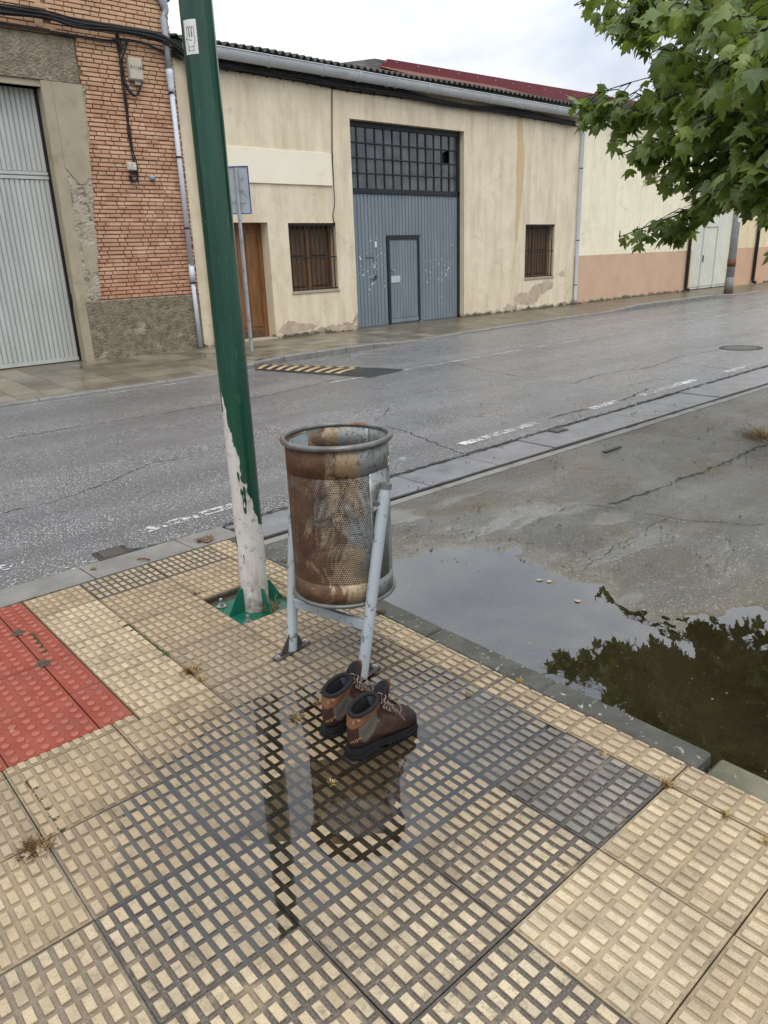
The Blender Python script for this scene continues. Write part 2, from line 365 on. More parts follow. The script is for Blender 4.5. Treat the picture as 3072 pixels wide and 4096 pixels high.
MT['kerbmoss'] = M('mossy_kerb', (0.17, 0.155, 0.105), (0.085, 0.082, 0.05), 6, 0.6, (0.26, 0.25, 0.21), 40, (0.60, 0.66), 0.6, 90, 0.006)
MT['slab'] = M('gutter_concrete', (0.20, 0.20, 0.21), (0.13, 0.13, 0.132), 4, 0.3, (0.16, 0.14, 0.11), 3, (0.62, 0.75), 0.3, 120, 0.003)
MT['farpave'] = M('far_paving', (0.17, 0.145, 0.10), (0.10, 0.083, 0.058), 1.3, 0.35, (0.10, 0.08, 0.055), 0.7, (0.52, 0.68), 0.4, 60, 0.006)
MT['bed'] = M('joint_dirt', (0.07, 0.06, 0.042), (0.03, 0.03, 0.02), 30, 0.8, (0.07, 0.085, 0.03), 9, (0.55, 0.65), 0.8, 120, 0.004)
MT['white'] = mat_worn('road_white', (0.62, 0.62, 0.60), 0.465, 0.56)
MT['white_thin'] = mat_worn('road_white_faded', (0.45, 0.45, 0.43), 0.45, 0.58)
MT['crack'] = mat_worn('crack_black', (0.028, 0.026, 0.022), 0.40, 0.50, 30, 0.8); MT['soot'] = M('black_frame', (0.06, 0.057, 0.052), (0.02, 0.02, 0.018), 30, 0.8)
MT['iron'] = M('rusty_iron', (0.10, 0.085, 0.07), (0.055, 0.047, 0.04), 14, 0.5, metal=0.3, bmp=0.4, bs=90)
MT['water'] = mat_water('pavement_water', (0.72, 0.70, 0.66), 0.03, 25)
MT['puddle'] = mat_water('puddle_water', (0.82, 0.76, 0.62), 0.05, 14, 0.72, 2.1)
MT['moss'] = M('moss', (0.075, 0.085, 0.03), (0.035, 0.04, 0.018), 60, 0.9, bmp=0.8, bs=200)
MT['straw'] = M('dry_straw', (0.42, 0.30, 0.13), (0.26, 0.16, 0.06), 40, 0.8)
MT['straw_pale'] = M('pale_straw', (0.55, 0.44, 0.22), (0.40, 0.28, 0.10), 40, 0.8)
MT['straw_brown'] = M('brown_straw', (0.17, 0.09, 0.045), (0.09, 0.05, 0.03), 40, 0.8)
MT['galv'] = M('galvanised', (0.40, 0.43, 0.45), (0.30, 0.33, 0.35), 5, 0.42, (0.20, 0.22, 0.23), 9, (0.56, 0.62), metal=0.25)
MT['bolt'] = M('bolt_steel', (0.55, 0.55, 0.53), (0.35, 0.34, 0.32), 20, 0.35, metal=0.8)
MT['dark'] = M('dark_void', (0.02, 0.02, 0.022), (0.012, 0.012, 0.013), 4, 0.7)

# ---------------------------------------------------------------- ground
ground = struct(MB().quad((-150, -150, -0.4), (250, -150, -0.4), (250, 250, -0.4), (-150, 250, -0.4)).build('ground', MT['lot']))
# road, falling slightly towards the far side
b = MB(); xs = [-60, -20, -5, 1.45, 1.48, 5, 10, 20, 40, 80, 140]
b.grid([[(x, y if y > 4 else (2.955 if x < 1.46 else 2.975+0.014*min(x, 10)), zr(y)) for y in (3.0, 5, 7.4, 9, 11.0)] for x in xs])
b.f = [tuple(reversed(q)) for q in b.f]
road = struct(b.build('road', MT['asphalt']))
def strip(mb, pts, w, dz, jit=0.0):
    """flat ribbon laid on the road along pts (x, y)"""
    P = [Vector((p[0], p[1], 0)) for p in pts]; L = []; Rr = []
    for i in range(len(P)):
        t = (P[min(i+1, len(P)-1)]-P[max(i-1, 0)]).normalized(); n = Vector((-t.y, t.x, 0))
        w1 = w*(1+random.uniform(-jit, jit)); w2 = w*(1+random.uniform(-jit, jit))
        if jit and i in (0, len(P)-1): w1 = w2 = w*0.15
        a = P[i]+n*w1/2; c = P[i]-n*w2/2
        L.append((a.x, a.y, zr(a.y)+dz)); Rr.append((c.x, c.y, zr(c.y)+dz))
    n = len(P)
    mb.add(L+Rr, [(n+i, n+i+1, i+1, i) for i in range(n-1)])
def dens(pts, step=0.12, jit=0.0):
    out = []
    for (x0, y0), (x1, y1) in zip(pts[:-1], pts[1:]):
        n = max(1, int(math.hypot(x1-x0, y1-y0)/step))
        for i in range(n): out.append((x0+(x1-x0)*i/n+random.uniform(-jit, jit), y0+(y1-y0)*i/n+random.uniform(-jit, jit)))
    out.append(pts[-1]); return out
MT['white_gone'] = mat_worn('road_white_gone', (0.52, 0.52, 0.50), 0.53, 0.58)
for a, c in ((-0.9, 0.36), (1.0, 1.85), (3.2, 3.75), (4.25, 5.45), (6.38, 6.98), (7.45, 8.85), (9.7, 10.9), (11.6, 12.9), (13.6, 15), (15.8, 17.2)):
    b = MB(); strip(b, dens([(a, 3.33), (c, 3.36)], 0.3), 0.11, 0.004); b.build('marking', MT['white_gone' if a < 4 else 'white'], road)
b = MB(); strip(b, dens([(5.7, 7.43), (14, 7.52), (60, 7.6)], 0.5), 0.075, 0.004); b.build('marking', MT['white_thin'], road)
for a, c in ((1.9, 4.6), (5.6, 7.6), (8.1, 8.5), (9.3, 10.9), (11.6, 12.0), (13.0, 15.0), (16.0, 17.6), (18.6, 19.8), (21, 23.5), (25.5, 29)):
    b = MB(); yy = 9.45 if a < 5 else (9.72 if a < 9 else 10.25)
    strip(b, dens([(a, yy), (c, yy+0.03)], 0.5), 0.07, 0.004); b.build('marking', MT['white_thin'], road)
def crack(px, w=0.018, j=0.02):
    pts = [tuple(gr(*q)[:2]) for q in px]
    b = MB(); strip(b, dens(pts, 0.05, j), w*0.8, 0.003, 0.85); return b.build('crack', MT['crack'], road)
for px, w in (([(0, 950), (150, 925), (330, 897), (480, 872), (560, 858), (720, 822)], 0.022), ([(0, 1110), (120, 1083), (250, 1035), (330, 1000), (420, 985)], 0.012),
              ([(805, 915), (870, 930), (960, 965), (1010, 985)], 0.02), ([(810, 912), (835, 890), (842, 880)], 0.012),
              ([(1230, 830), (1290, 812), (1350, 800), (1400, 795), (1470, 770), (1560, 755)], 0.016), ([(1290, 775), (1400, 780), (1480, 787), (1600, 800)], 0.012),
              ([(1180, 905), (1260, 885), (1345, 865), (1400, 840)], 0.03), ([(1350, 835), (1420, 820), (1480, 822)], 0.014), ([(960, 780), (1050, 800), (1130, 815)], 0.012),
              ([(1440, 745), (1520, 752), (1570, 740), (1650, 745)], 0.014), ([(250, 1195), (330, 1180), (420, 1165), (520, 1140)], 0.05)):
    crack(px, w)
# covers let into the road
mh = thing('manhole_cover', 'round rusty manhole cover in the road at the right edge', 'manhole cover', tuple(gr(1600, 752)))
b = MB(); b.lathe([(0.0, 0.008), (0.27, 0.008), (0.275, 0.004)], 28, gr(1600, 752)[:2]); b.v = [(x, y, z+zr(y)) for x, y, z in b.v]; b.build('lid', MT['iron'], mh)
b = MB(); b.lathe([(0.285, 0.004), (0.285, 0.010), (0.34, 0.010), (0.35, 0.0)], 28, gr(1600, 752)[:2]); b.v = [(x, y, z+zr(y)) for x, y, z in b.v]; b.build('frame', MT['soot'], mh)
for q, s, lab in (((243, 1195), 0.075, 'small square rusty iron cover by the kerb left of the green pole'), ((1203, 930), 0.065, 'small dark square cover beside the gutter slabs right of the bin')):
    p = gr(*q); c = thing('valve_cover', lab, 'valve cover', (p[0], p[1], zr(p[1])), 'small covers at the road edge')
    b = MB(); b.bbox((p[0]-s, p[1]-s*0.8, zr(p[1])), (p[0]+s, p[1]+s*0.8, zr(p[1])+0.010), 0.003); b.build('lid', MT['iron'], c)
    b = MB()
    for k in (-1, 1): b.box((p[0]-s-0.03, p[1]+k*s*0.9-0.014, zr(p[1])), (p[0]+s+0.03, p[1]+k*s*0.9+0.014, zr(p[1])+0.006))
    for k in (-1, 1): b.box((p[0]+k*(s+0.016)-0.012, p[1]-s*0.72, zr(p[1])), (p[0]+k*(s+0.016)+0.012, p[1]+s*0.72, zr(p[1])+0.0058))
    b.build('frame', MT['soot'], c)

# gutter strip between road and lot: slabs, a wet channel, a narrow edging
gut = MB(); GX = [1.45, 3, 5.5, 9, 14, 25, 60]
def gyo(x): return 2.98+0.014*min(x, 10)          # road-side edge
def gyi(x): return 2.66-0.012*min(x, 10)          # lot-side edge of the slabs
def gye(x): return 2.52-0.014*min(x, 10)          # outer edge of the edging
gut.grid([[(x, gye(x)-0.03, -0.060), (x, gyo(x)+0.05, -0.060)] for x in GX]); gut.f = [tuple(reversed(q)) for q in gut.f]
gutter = struct(gut.build('gutter_strip', MT['bed']))
x = 1.5
for i in range(24):
    L = 0.78+0.05*random.random(); x1 = x+L
    b = MB(); d = random.uniform(-0.004, 0.004)
    p = [(x+0.006, gyi(x)), (x1-0.006, gyi(x1)), (x1-0.006, gyo(x1)), (x+0.006, gyo(x))]
    b.prism(p, -0.09, -0.034+d); b.build('slab', MT['slab'], gutter)
    b = MB(); p = [(x+0.003, gye(x)), (x1-0.003, gye(x1)), (x1-0.003, gyi(x1)-0.075), (x+0.003, gyi(x)-0.075)]
    b.prism(p, -0.09, -0.030); b.build('edging', MT['kerb2'], gutter)
    x = x1
b = MB(); strip(b, dens([(q, gyo(q)+0.012) for q in (1.5, 5, 10, 20)], 0.05, 0.006), 0.040, 0.004, 0.8); b.build('crack', MT['crack'], road)
b = MB(); strip(b, dens([(-3.5, 2.985), (1.5, 2.985)], 0.05, 0.007), 0.035, 0.004, 0.8); b.build('crack', MT['crack'], road)
b = MB(); b.grid([[(q, gyi(q)-0.07, -0.046), (q, gyi(q)+0.0, -0.046)] for q in GX]); b.f = [tuple(reversed(q)) for q in b.f]; b.build('channel_water', MT['puddle'], gutter)

# lot: shallow bowl by the kerb that holds the puddle
PUD = [(845, 1215), (905, 1195), (960, 1205), (1010, 1178), (1075, 1180), (1135, 1200), (1175, 1235), (1260, 1262), (1340, 1300), (1420, 1330), (1520, 1335), (1660, 1300), (1900, 1300), (2400, 1600), (1900, 2100), (1560, 1645), (1195, 1470), (1000, 1372), (820, 1280)]
WL = -0.072
PW = np.array([gz(*q, WL)[:2] for q in PUD])
def sdist(P, poly):
    P = np.asarray(P, float); n = len(poly); d = np.full(len(P), 1e9); ins = np.zeros(len(P), bool)
    for i in range(n):
        a, c = poly[i], poly[(i+1) % n]; e = c-a; w = P-a
        h = np.clip((w@e)/(e@e), 0, 1); d = np.minimum(d, np.hypot(*(w-h[:, None]*e).T))
        cond = (a[1] > P[:, 1]) != (c[1] > P[:, 1])
        with np.errstate(divide='ignore', invalid='ignore'):
            ins ^= cond & (P[:, 0] < (c[0]-a[0])*(P[:, 1]-a[1])/(c[1]-a[1])+a[0])
    return np.where(ins, -d, d)
lx = np.concatenate([np.arange(1.44, 4.2, 0.03), np.arange(4.2, 6, 0.06), np.arange(6, 14, 0.25), np.arange(14, 62, 3)]); ly = np.concatenate([np.arange(-14, -2, 1.0), np.arange(-2, -0.5, 0.06), np.arange(-0.5, 2.50, 0.03), [2.5]])
gxx, gyy = np.meshgrid(lx, ly, indexing='ij'); PP = np.stack([gxx.ravel(), gyy.ravel()], 1)
sdv = sdist(PP, PW)
def fnoise(P, s, seed=0.0): return np.array([mnoise.fractal(Vector((p[0]*s+seed, p[1]*s, seed)), 1.0, 2.0, 4) for p in P])
n1 = fnoise(PP, 1.6, 3.1); n2 = fnoise(PP, 5.0, 9.0); n3 = fnoise(PP, 14.0, 4.0)
zl = WL+np.clip(sdv*0.040, -0.016, 0.034)+n1*0.008+n2*0.0085+n3*0.004+np.where(sdv > 0, 0.001, -0.002)
edge = np.clip((PP[:, 1]-2.0)/0.45, 0, 1); zl = zl*(1-edge)+(-0.034)*edge
far = np.clip((PP[:, 0]-6)/6, 0, 1); zl = zl*(1-far)+(-0.034)*far
zl = np.where(PP[:, 0] < 1.75, np.minimum(zl, np.where(sdv < 0.06, WL-0.006, zl)), zl)
zl[(PP[:, 0] < 1.46)] = np.minimum(zl[(PP[:, 0] < 1.46)], -0.08)
b = MB(); nx, ny = len(lx), len(ly)
b.add(np.column_stack([PP, zl]), [(i*ny+j, (i+1)*ny+j, (i+1)*ny+j+1, i*ny+j+1) for i in range(nx-1) for j in range(ny-1)])
lot = struct(b.build('lot', MT['lot'], smooth=True))
b = MB(); b.quad((1.46, -8, WL), (9.5, -8, WL), (9.5, 2.3, WL), (1.46, 2.3, WL)); struct(b.build('lot_puddle', MT['puddle']))
def lotz(x, y):
    k = np.argmin((PP[:, 0]-x)**2+(PP[:, 1]-y)**2); return float(zl[k])
for px, w in (([(1315, 1095), (1370, 1075), (1420, 1062), (1480, 1035), (1530, 1018), (1659, 960)], 0.03), ([(1310, 1100), (1400, 1115), (1500, 1130), (1659, 1140)], 0.010), ([(1130, 1140), (1200, 1110), (1250, 1095), (1310, 1098)], 0.008),
              ([(1255, 1230), (1330, 1180), (1450, 1120)], 0.006)):
    pts = dens([tuple(gz(*q, -0.05)[:2]) for q in px], 0.045, 0.018); b = MB(); strip(b, pts, w*0.75, 0, 0.85)
    b.v = [(x, y, lotz(x, y)+0.004) for x, y, z in b.v]; b.build('crack', MT['crack'], lot)

# ---------------------------------------------------------------- near pavement
b = MB(); b.quad((-3, -3, -0.012), (1.36, -3, -0.012), (1.36, 2.70, -0.012), (-3, 2.70, -0.012))
b = MB()
for a, c in (((-3, -3), (0.8, 2.70)), ((0.8, -3), (1.36, 1.6)), ((0.8, 2.0), (1.36, 2.70)), ((1.13, 1.6), (1.36, 2.0))): b.box((a[0], a[1], -0.12), (c[0], c[1], -0.0092))
pave = struct(b.build('pavement', MT['bed']))
PC = (0.46, 0.36)
def lift(x, y):
    """height of the stud tops above the standing water"""
    r2 = ((x-PC[0])/0.80)**2+((y-PC[1])/0.62)**2
    return -0.0009+0.0064*min(r2, 1.6)+(0.0042 if y < -0.01 else 0)
TS = 0.4
def tile_mesh(seed, w=0.396, l=0.396, sx0=0.0, sy0=0.0):
    r = random.Random(seed); b = MB(); zb = -0.0058
    b.box((-w/2, -l/2, -0.035), (w/2, l/2, zb))
    for i in range(10):
        for j in range(6):
            cx, cy = (i-4.5)*0.0394, (j-2.5)*0.0656
            hx, hy = 0.0112, 0.0232; e = 0.0020; dz = r.uniform(-0.0004, 0.0003); dx, dy = r.uniform(-5e-4, 5e-4), r.uniform(-5e-4, 5e-4)
            cx += dx+sx0; cy += dy+sy0
            if sx0 or sy0 or w < 0.39 or l < 0.39:          # cut tile: the saw cut runs through the studs
                a0, a1 = max(cx-hx, -w/2+0.004), min(cx+hx, w/2-0.004); c0, c1 = max(cy-hy, -l/2+0.004), min(cy+hy, l/2-0.004)
                if a1-a0 < 0.006 or c1-c0 < 0.008: continue
                cx, hx, cy, hy = (a0+a1)/2, (a1-a0)/2, (c0+c1)/2, (c1-c0)/2
            c = [(1, 1), (-1, 1), (-1, -1), (1, -1)]
            k = [r.uniform(0, 0.0016) for _ in range(4)]
            lo = [(cx+sx*(hx+e), cy+sy*(hy+e), zb-0.0002) for sx, sy in c]
            mi = [(cx+sx*(hx+0.0008-k[q]*0.3), cy+sy*(hy+0.0008-k[q]*0.3), dz-0.0009) for q, (sx, sy) in enumerate(c)]
            hi = [(cx+sx*(hx-k[q]), cy+sy*(hy-k[q]), dz) for q, (sx, sy) in enumerate(c)]
            b.add(lo+mi+hi, [(q, (q+1) % 4, 4+(q+1) % 4, 4+q) for q in range(4)]+[(4+q, 4+(q+1) % 4, 8+(q+1) % 4, 8+q) for q in range(4)]+[(8, 9, 10, 11)])
    return b.mesh('tile', MT['tile'])
TMESH = [tile_mesh(s) for s in range(4)]
CLEAN = {(1, -2): .12, (2, -2): .15, (1, -3): .1, (2, -3): .1, (0, -3): .5, (2, -1): .95, (1, -4): .3, (-1, 1): .35, (-2, 1): .2, (-1, 2): .1, (0, 2): .12, (1, 2): .35, (2, 2): .5, (-2, 0): .55}
GREY = {(2, -1): .95, (2, 0): .85, (2, 1): .55, (2, 2): .5, (1, 2): .3, (1, 3): .2}
def put_tile(x0, y0, x1, y1, key, me=None, extra=0.0):
    """a paving tile laid as the puddle's bowl lets it lie; cut tiles get their own mesh"""
    cx, cy = (x0+x1)/2, (y0+y1)/2; w, l = x1-x0, y1-y0
    if me is None: me = tile_mesh(random.randint(9, 999), w-0.005, l-0.005, math.floor(cx/TS)*TS+TS/2-cx, math.floor(cy/TS)*TS+TS/2-cy) if (w < 0.395 or l < 0.395) else random.choice(TMESH)
    zc = [lift(x, y) for x, y in ((x0, cy), (x1, cy), (cx, y0+0.011), (cx, y1-0.011))]
    z = sum(zc)/4+random.uniform(-0.0004, 0.0004)+extra
    o = newobj('tile', me, pave, (cx, cy, z), (math.atan2(zc[3]-zc[2], l), -math.atan2(zc[1]-zc[0], w), random.uniform(-0.004, 0.004)))
    far_ = cy > 0.8
    o['dirt'] = CLEAN.get(key, (0.22 if far_ else 0.9)); o['grey'] = GREY.get(key, 0.0)
    o['tone'] = min(1.0, max(0.0, random.uniform(-0.12, 0.15)+min(max(0.12+(cy+0.1)*0.75+0.12*(cx > 0.3), 0.08), 0.85)))
    return o
for a in range(-6, 3):
    for c in range(-6, 6):
        x0, y0 = a*TS, c*TS
        if x0 < 0.0 and y0 > 1.0: continue
        if a == 0 and c >= 3: continue
        if (a, c) == (2, 4): continue
        if (a, c) == (1, 5) or (a, c) == (2, 5): pass
        put_tile(x0, y0, x0+TS, y0+TS, (a, c))
for c in range(3, 6):                                   # cut column beside the red tactile paving
    o = put_tile(0.095, c*TS, 0.4, c*TS+TS, (0, c)); o['dirt'] = 0.05; o['tone'] = 0.35
for x0, x1 in ((0.095, 0.4), (0.4, 0.8), (0.8, 1.2)):   # cut row against the street kerb
    o = put_tile(x0, 2.4, x1, 2.675, (9, 9)); o['dirt'] = 0.1 if x0 < 0.2 else 0.95
for c in range(-6, 7):                                  # cut strip against the lot kerb
    y1 = min(c*TS+TS, 2.675); o = put_tile(1.2, c*TS, 1.345, y1, (8, c), extra=0.0015); o['dirt'] = 0.1 if c < 3 else 0.3; o['tone'] = 0.5 if c > -2 else 0.3
put_tile(1.125, 1.6, 1.2, 2.0, (7, 7))
for a in range(-6, 0): put_tile(a*TS, 1.2, a*TS+TS, 1.255, (6, 6))
put_tile(0.0, 1.2, 0.09, 1.255, (6, 6))
# red tactile tiles with round studs
def red_mesh(w, l):
    b = MB(); b.box((-w/2, -l/2, -0.03), (w/2, l/2, -0.005))
    px = 0.0548
    nxr = int(round(w/px)); nyr = int(round(l/px))
    for i in range(nxr):
        for j in range(nyr):
            cx, cy = (i-(nxr-1)/2)*px, (j-(nyr-1)/2)*px
            if abs(cx)+0.017 > w/2 or abs(cy)+0.017 > l/2: continue
            n = 12
            v = [(cx+r*math.cos(2*math.pi*q/n), cy+r*math.sin(2*math.pi*q/n), z) for r, z in ((0.0175, -0.0052), (0.0150, -0.0008), (0.0125, 0.0)) for q in range(n)]
            b.add(v, [(k*n+q, k*n+(q+1) % n, (k+1)*n+(q+1) % n, (k+1)*n+q) for k in range(2) for q in range(n)]+[tuple(2*n+q for q in range(n))])
    return b.mesh('tile', MT['red'])
RM = red_mesh(0.327, 0.327); RC = red_mesh(0.13, 0.327); RT = red_mesh(0.327, 0.09); RCT = red_mesh(0.13, 0.09)
for i in range(-6, 1):
    for j in range(5):
        y0 = 1.258+j*0.331; x0 = -0.046+(i-1)*0.331
        me = (RC if j < 4 else RCT) if i == 1 else (RM if j < 4 else RT)
        l = 0.331 if j < 4 else 0.094
        newobj('tile', me, pave, (x0+0.1655, y0+l/2, 0.0075+random.uniform(-6e-4, 6e-4)), (0, 0, random.uniform(-.003, .003)))
for j in range(5):
    l = 0.331 if j < 4 else 0.094
    newobj('tile', RC if j < 4 else RCT, pave, (0.0235, 1.258+j*0.331+l/2, 0.0075))
# kerb stones: street side and lot side
x = -4.0
while x < 1.44:
    L = 0.9 if x < 0.4 else 0.62; x1 = min(x+L, 1.46)
    b = MB(); y0, y1 = 2.69, 2.99; h0, h1 = 0.004, -0.012
    b.add([(x+.004, y0, -.2), (x1-.004, y0, -.2), (x1-.004, y1, -.2), (x+.004, y1, -.2), (x+.004, y0, h0), (x1-.004, y0, h0), (x1-.004, y1-.02, h1), (x+.004, y1-.02, h1), (x+.004, y1, h1-.014), (x1-.004, y1, h1-.014)],
          [(0, 1, 5, 4), (4, 5, 6, 7), (7, 6, 9, 8), (8, 9, 2, 3), (0, 4, 7, 8, 3), (1, 2, 9, 6, 5), (0, 3, 2, 1)])
    b.build('kerb_stone', MT['kerb2'], pave); x = x1
KY = [-0.425, 0.235, 0.885, 1.52, 2.13, 2.685]
for y0, y1 in zip(KY[:-1], KY[1:]):
    b = MB(); b.bbox((1.350, y0+.004, -.2), (1.472, y1-.004, random.uniform(0.004, 0.007)), 0.008); b.build('kerb_stone', MT['kerb'], pave)
for y0, y1 in ((-1.1, -0.435), (-1.8, -1.11), (-2.5, -1.81)):
    b = MB(); b.bbox((1.362, y0+.004, -.2), (1.51, y1-.004, -0.026), 0.010); b.build('kerb_stone', MT['kerbmoss'], pave)
# water standing on the pavement: it shows wherever the tiles lie below it
b = MB(); b.prism([(PC[0]+1.0*math.cos(k*math.pi/16), PC[1]+0.80*math.sin(k*math.pi/16)) for k in range(32)], 0, 0.0)
b.f = [b.f[-2]]; struct(b.build('pavement_puddle', MT['water']))
# ---------------------------------------------------------------- far pavement
YB = 12.75                                        # building front
def ky(x):                                        # far kerb line
    for (x0, y0), (x1, y1) in zip(KL[:-1], KL[1:]):
        if x0 <= x <= x1: return y0+(y1-y0)*(x-x0)/(x1-x0)
    return KL[-1][1]
KL = [(-60, 9.72), (5.3, 9.72), (5.9, 9.80), (6.5, 10.08), (9.6, 10.22), (12, 10.62), (16, 10.80), (60, 10.95), (140, 10.95)]
def kz(x):                                        # height of the pavement edge: dropped at the gates
    def s(a, b_, v): q = min(max((v-a)/(b_-a), 0), 1); return q*q*(3-2*q)
    hi = s(5.4, 6.4, x)*(1-s(8.8, 10.4, x))+s(18.6, 20.3, x)*(1-s(25.5, 26.5, x))
    return -0.075+0.085*hi
fx = [-60, -20, 0, 2, 4, 5.3, 5.6, 5.9, 6.2, 6.5, 7, 8, 8.8, 9.2, 9.6, 10, 10.4, 11, 12, 14, 16, 18, 18.6, 19, 19.5, 20.3, 23, 25.5, 26, 26.5, 30, 40, 60, 140]
b = MB(); b.grid([[(x, ky(x)+0.13, kz(x)), (x, ky(x)+0.13+(YB-ky(x))*0.45, kz(x)*0.35+0.006), (x, YB+0.6, 0.012)] for x in fx]); b.f = [tuple(reversed(q)) for q in b.f]
fpave = struct(b.build('far_pavement', MT['farpave']))
def fz(x, y):
    a = ky(x)+0.13; mid = a+(YB-ky(x))*0.45
    if y < mid: q = (y-a)/(mid-a); return kz(x)*(1-q)+(kz(x)*0.35+0.006)*q
    q = (y-mid)/(YB+0.6-mid); return (kz(x)*0.35+0.006)*(1-q)+0.012*q
# tiles of the far pavement near enough to tell apart
fm = []
for s in range(3):
    mm_, t_, b_, o_ = newmat('far_tile_%d' % s)
    c = [(0.25, 0.215, 0.155), (0.19, 0.165, 0.12), (0.15, 0.13, 0.094)][s]
    setb(t_, b_, 'Base Color', ramp(t_, noi(t_, 1.0, 5), [(0.3, tuple(q*0.55 for q in c)), (0.7, c)])); setb(t_, b_, 'Roughness', ramp(t_, noi(t_, 0.8, 3), [(0.35, 0.16), (0.65, 0.5)]))
    wv = nd(t_, 'TexChecker', {'Vector': pos(t_), 'Scale': 18.0}); bump(t_, b_, wv.outputs['Fac'], 0.4, 0.006); fm.append(mm_)
ft = []
for m_ in fm:
    b = MB(); b.bbox((-0.196, -0.196, -0.03), (0.196, 0.196, 0.0), 0.004); ft.append(b.mesh('tile', m_))
x = 1.2
while x < 11.5:
    y = ky(x)+0.37
    while y < YB-0.12:
        e = 0.02
        rx = math.atan2(fz(x, y+e)-fz(x, y-e), 2*e); ry = -math.atan2(fz(x+e, y)-fz(x-e, y), 2*e)
        newobj('tile', random.choice(ft), fpave, (x, y, fz(x, y)+0.006), (rx, ry, 0)); y += 0.4
    x += 0.4
x = -1.5
while x < 42:
    L = 0.75 if 5 < x < 11 else 0.98; x1 = x+L; n = 2
    b = MB()
    ys = [ky(x), ky(x1)]; zs = [kz(x)+0.004, kz(x1)+0.004]
    q0, q1 = x+0.006, x1-0.006
    b.add([(q0, ys[0]+.14, -.3), (q1, ys[1]+.14, -.3), (q0, ys[0]+.14, zs[0]), (q1, ys[1]+.14, zs[1]), (q0, ys[0]+.02, zs[0]-.002), (q1, ys[1]+.02, zs[1]-.002), (q0, ys[0], zs[0]-.02), (q1, ys[1], zs[1]-.02), (q0, ys[0]-.012, -.3), (q1, ys[1]-.012, -.3)],
          [(2, 4, 5, 3), (4, 6, 7, 5), (6, 8, 9, 7), (0, 8, 6, 4, 2), (1, 3, 5, 7, 9), (0, 2, 3, 1)])
    b.build('kerb_stone', MT['kerb2'], fpave); x = x1

# ---------------------------------------------------------------- building materials
MT['cream'] = mat_plaster('cream_render', (0.78, 0.68, 0.505), (0.68, 0.575, 0.415), (0.51, 0.415, 0.29), (0.36, 0.29, 0.22))
MT['pale'] = mat_plaster('pale_render', (0.88, 0.82, 0.62), (0.83, 0.76, 0.56), (0.72, 0.65, 0.47), (0.55, 0.42, 0.30), (1.45, (0.54, 0.355, 0.235), (0.60, 0.41, 0.285)))
MT['beige'] = mat_plaster('beige_render', (0.80, 0.68, 0.44), (0.74, 0.61, 0.38), (0.62, 0.5, 0.3), None, (1.45, (0.55, 0.34, 0.22), (0.62, 0.40, 0.26)))
MT['board'] = M('blank_board', (0.86, 0.79, 0.64), (0.80, 0.73, 0.58), 1.6, 0.7, (0.72, 0.62, 0.44), 2.5, (0.6, 0.8), 0.15, 60)
def mat_brick():
    m, t, b, out = newmat('brick')
    P = pos(t)
    cell = nd(t, 'TexWhiteNoise', {'Vector': nd(t, 'Vector' 'Math', {0: P, 1: (0.23, 9.0, 0.0705)}, operation='SNAP').outputs[0]}).outputs['Value']
    c = ramp(t, cell, [(0.0, (0.40, 0.19, 0.115)), (0.35, (0.50, 0.265, 0.165)), (0.7, (0.57, 0.33, 0.21)), (1.0, (0.66, 0.43, 0.28))])
    z = nd(t, 'SeparateXYZ', {0: P})
    zz = mth(t, 'ADD', z.outputs[2], mth(t, 'MULTIPLY', noi(t, 0.8, 3), 1.0))
    c = mixc(t, sstep(t, zz, 4.6, 5.8), c, mixc(t, 0.55, c, (0.62, 0.42, 0.24)))
    c = mixc(t, mth(t, 'SUBTRACT', 1.0, sstep(t, zz, 1.4, 2.6)), c, mixc(t, 0.5, c, (0.44, 0.155, 0.07)))
    c = mixc(t, ramp(t, noi(t, 1.1, 6, rough=0.65), [(0.5, 0), (0.72, 0.45)]), c, (0.25, 0.12, 0.085))
    c = mixc(t, ramp(t, noi(t, 60, 4), [(0.3, 0.0), (0.75, 0.4)]), c, (0.55, 0.36, 0.24))
    setb(t, b, 'Base Color', c); setb(t, b, 'Roughness', 0.85); bump(t, b, noi(t, 90, 4), 0.5, 0.006); return m
MT['brick'] = mat_brick()
MT['mortar'] = M('mortar', (0.25, 0.19, 0.13), (0.13, 0.09, 0.06), 8, 0.9, bmp=0.5, bs=80)
MT['concrete'] = M('rough_concrete', (0.34, 0.285, 0.21), (0.17, 0.14, 0.10), 9, 0.9, (0.36, 0.32, 0.25), 3.2, (0.55, 0.68), 1.0, 26, 0.06)
MT['plinth'] = M('plinth_concrete', (0.33, 0.275, 0.195), (0.13, 0.108, 0.078), 7, 0.9, (0.42, 0.37, 0.28), 2.4, (0.55, 0.68), 1.0, 30, 0.05)
MT['patch'] = M('old_render', (0.42, 0.36, 0.26), (0.33, 0.28, 0.20), 2.4, 0.85, (0.27, 0.22, 0.15), 2.0, (0.55, 0.75), 0.4, 60, 0.01)
MT['flaked'] = M('flaked_render', (0.50, 0.45, 0.36), (0.33, 0.28, 0.20), 7, 0.9, (0.22, 0.18, 0.13), 6, (0.55, 0.62), 1.0, 24, 0.04)
MT['doorgrey'] = M('grey_door_metal', (0.50, 0.51, 0.485), (0.40, 0.41, 0.385), 1.5, 0.5, (0.22, 0.19, 0.15), 7, (0.66, 0.72), stretch=(2, 2, 0.5))
MT['doorblue'] = M('slate_door_metal', (0.19, 0.23, 0.26), (0.15, 0.185, 0.21), 1.8, 0.5, (0.50, 0.53, 0.55), 7, (0.74, 0.75), stretch=(2, 2, 0.6))
MT['doordark'] = M('dark_door_frame', (0.020, 0.025, 0.030), (0.012, 0.015, 0.018), 4, 0.5, (0.14, 0.07, 0.04), 5, (0.70, 0.74))
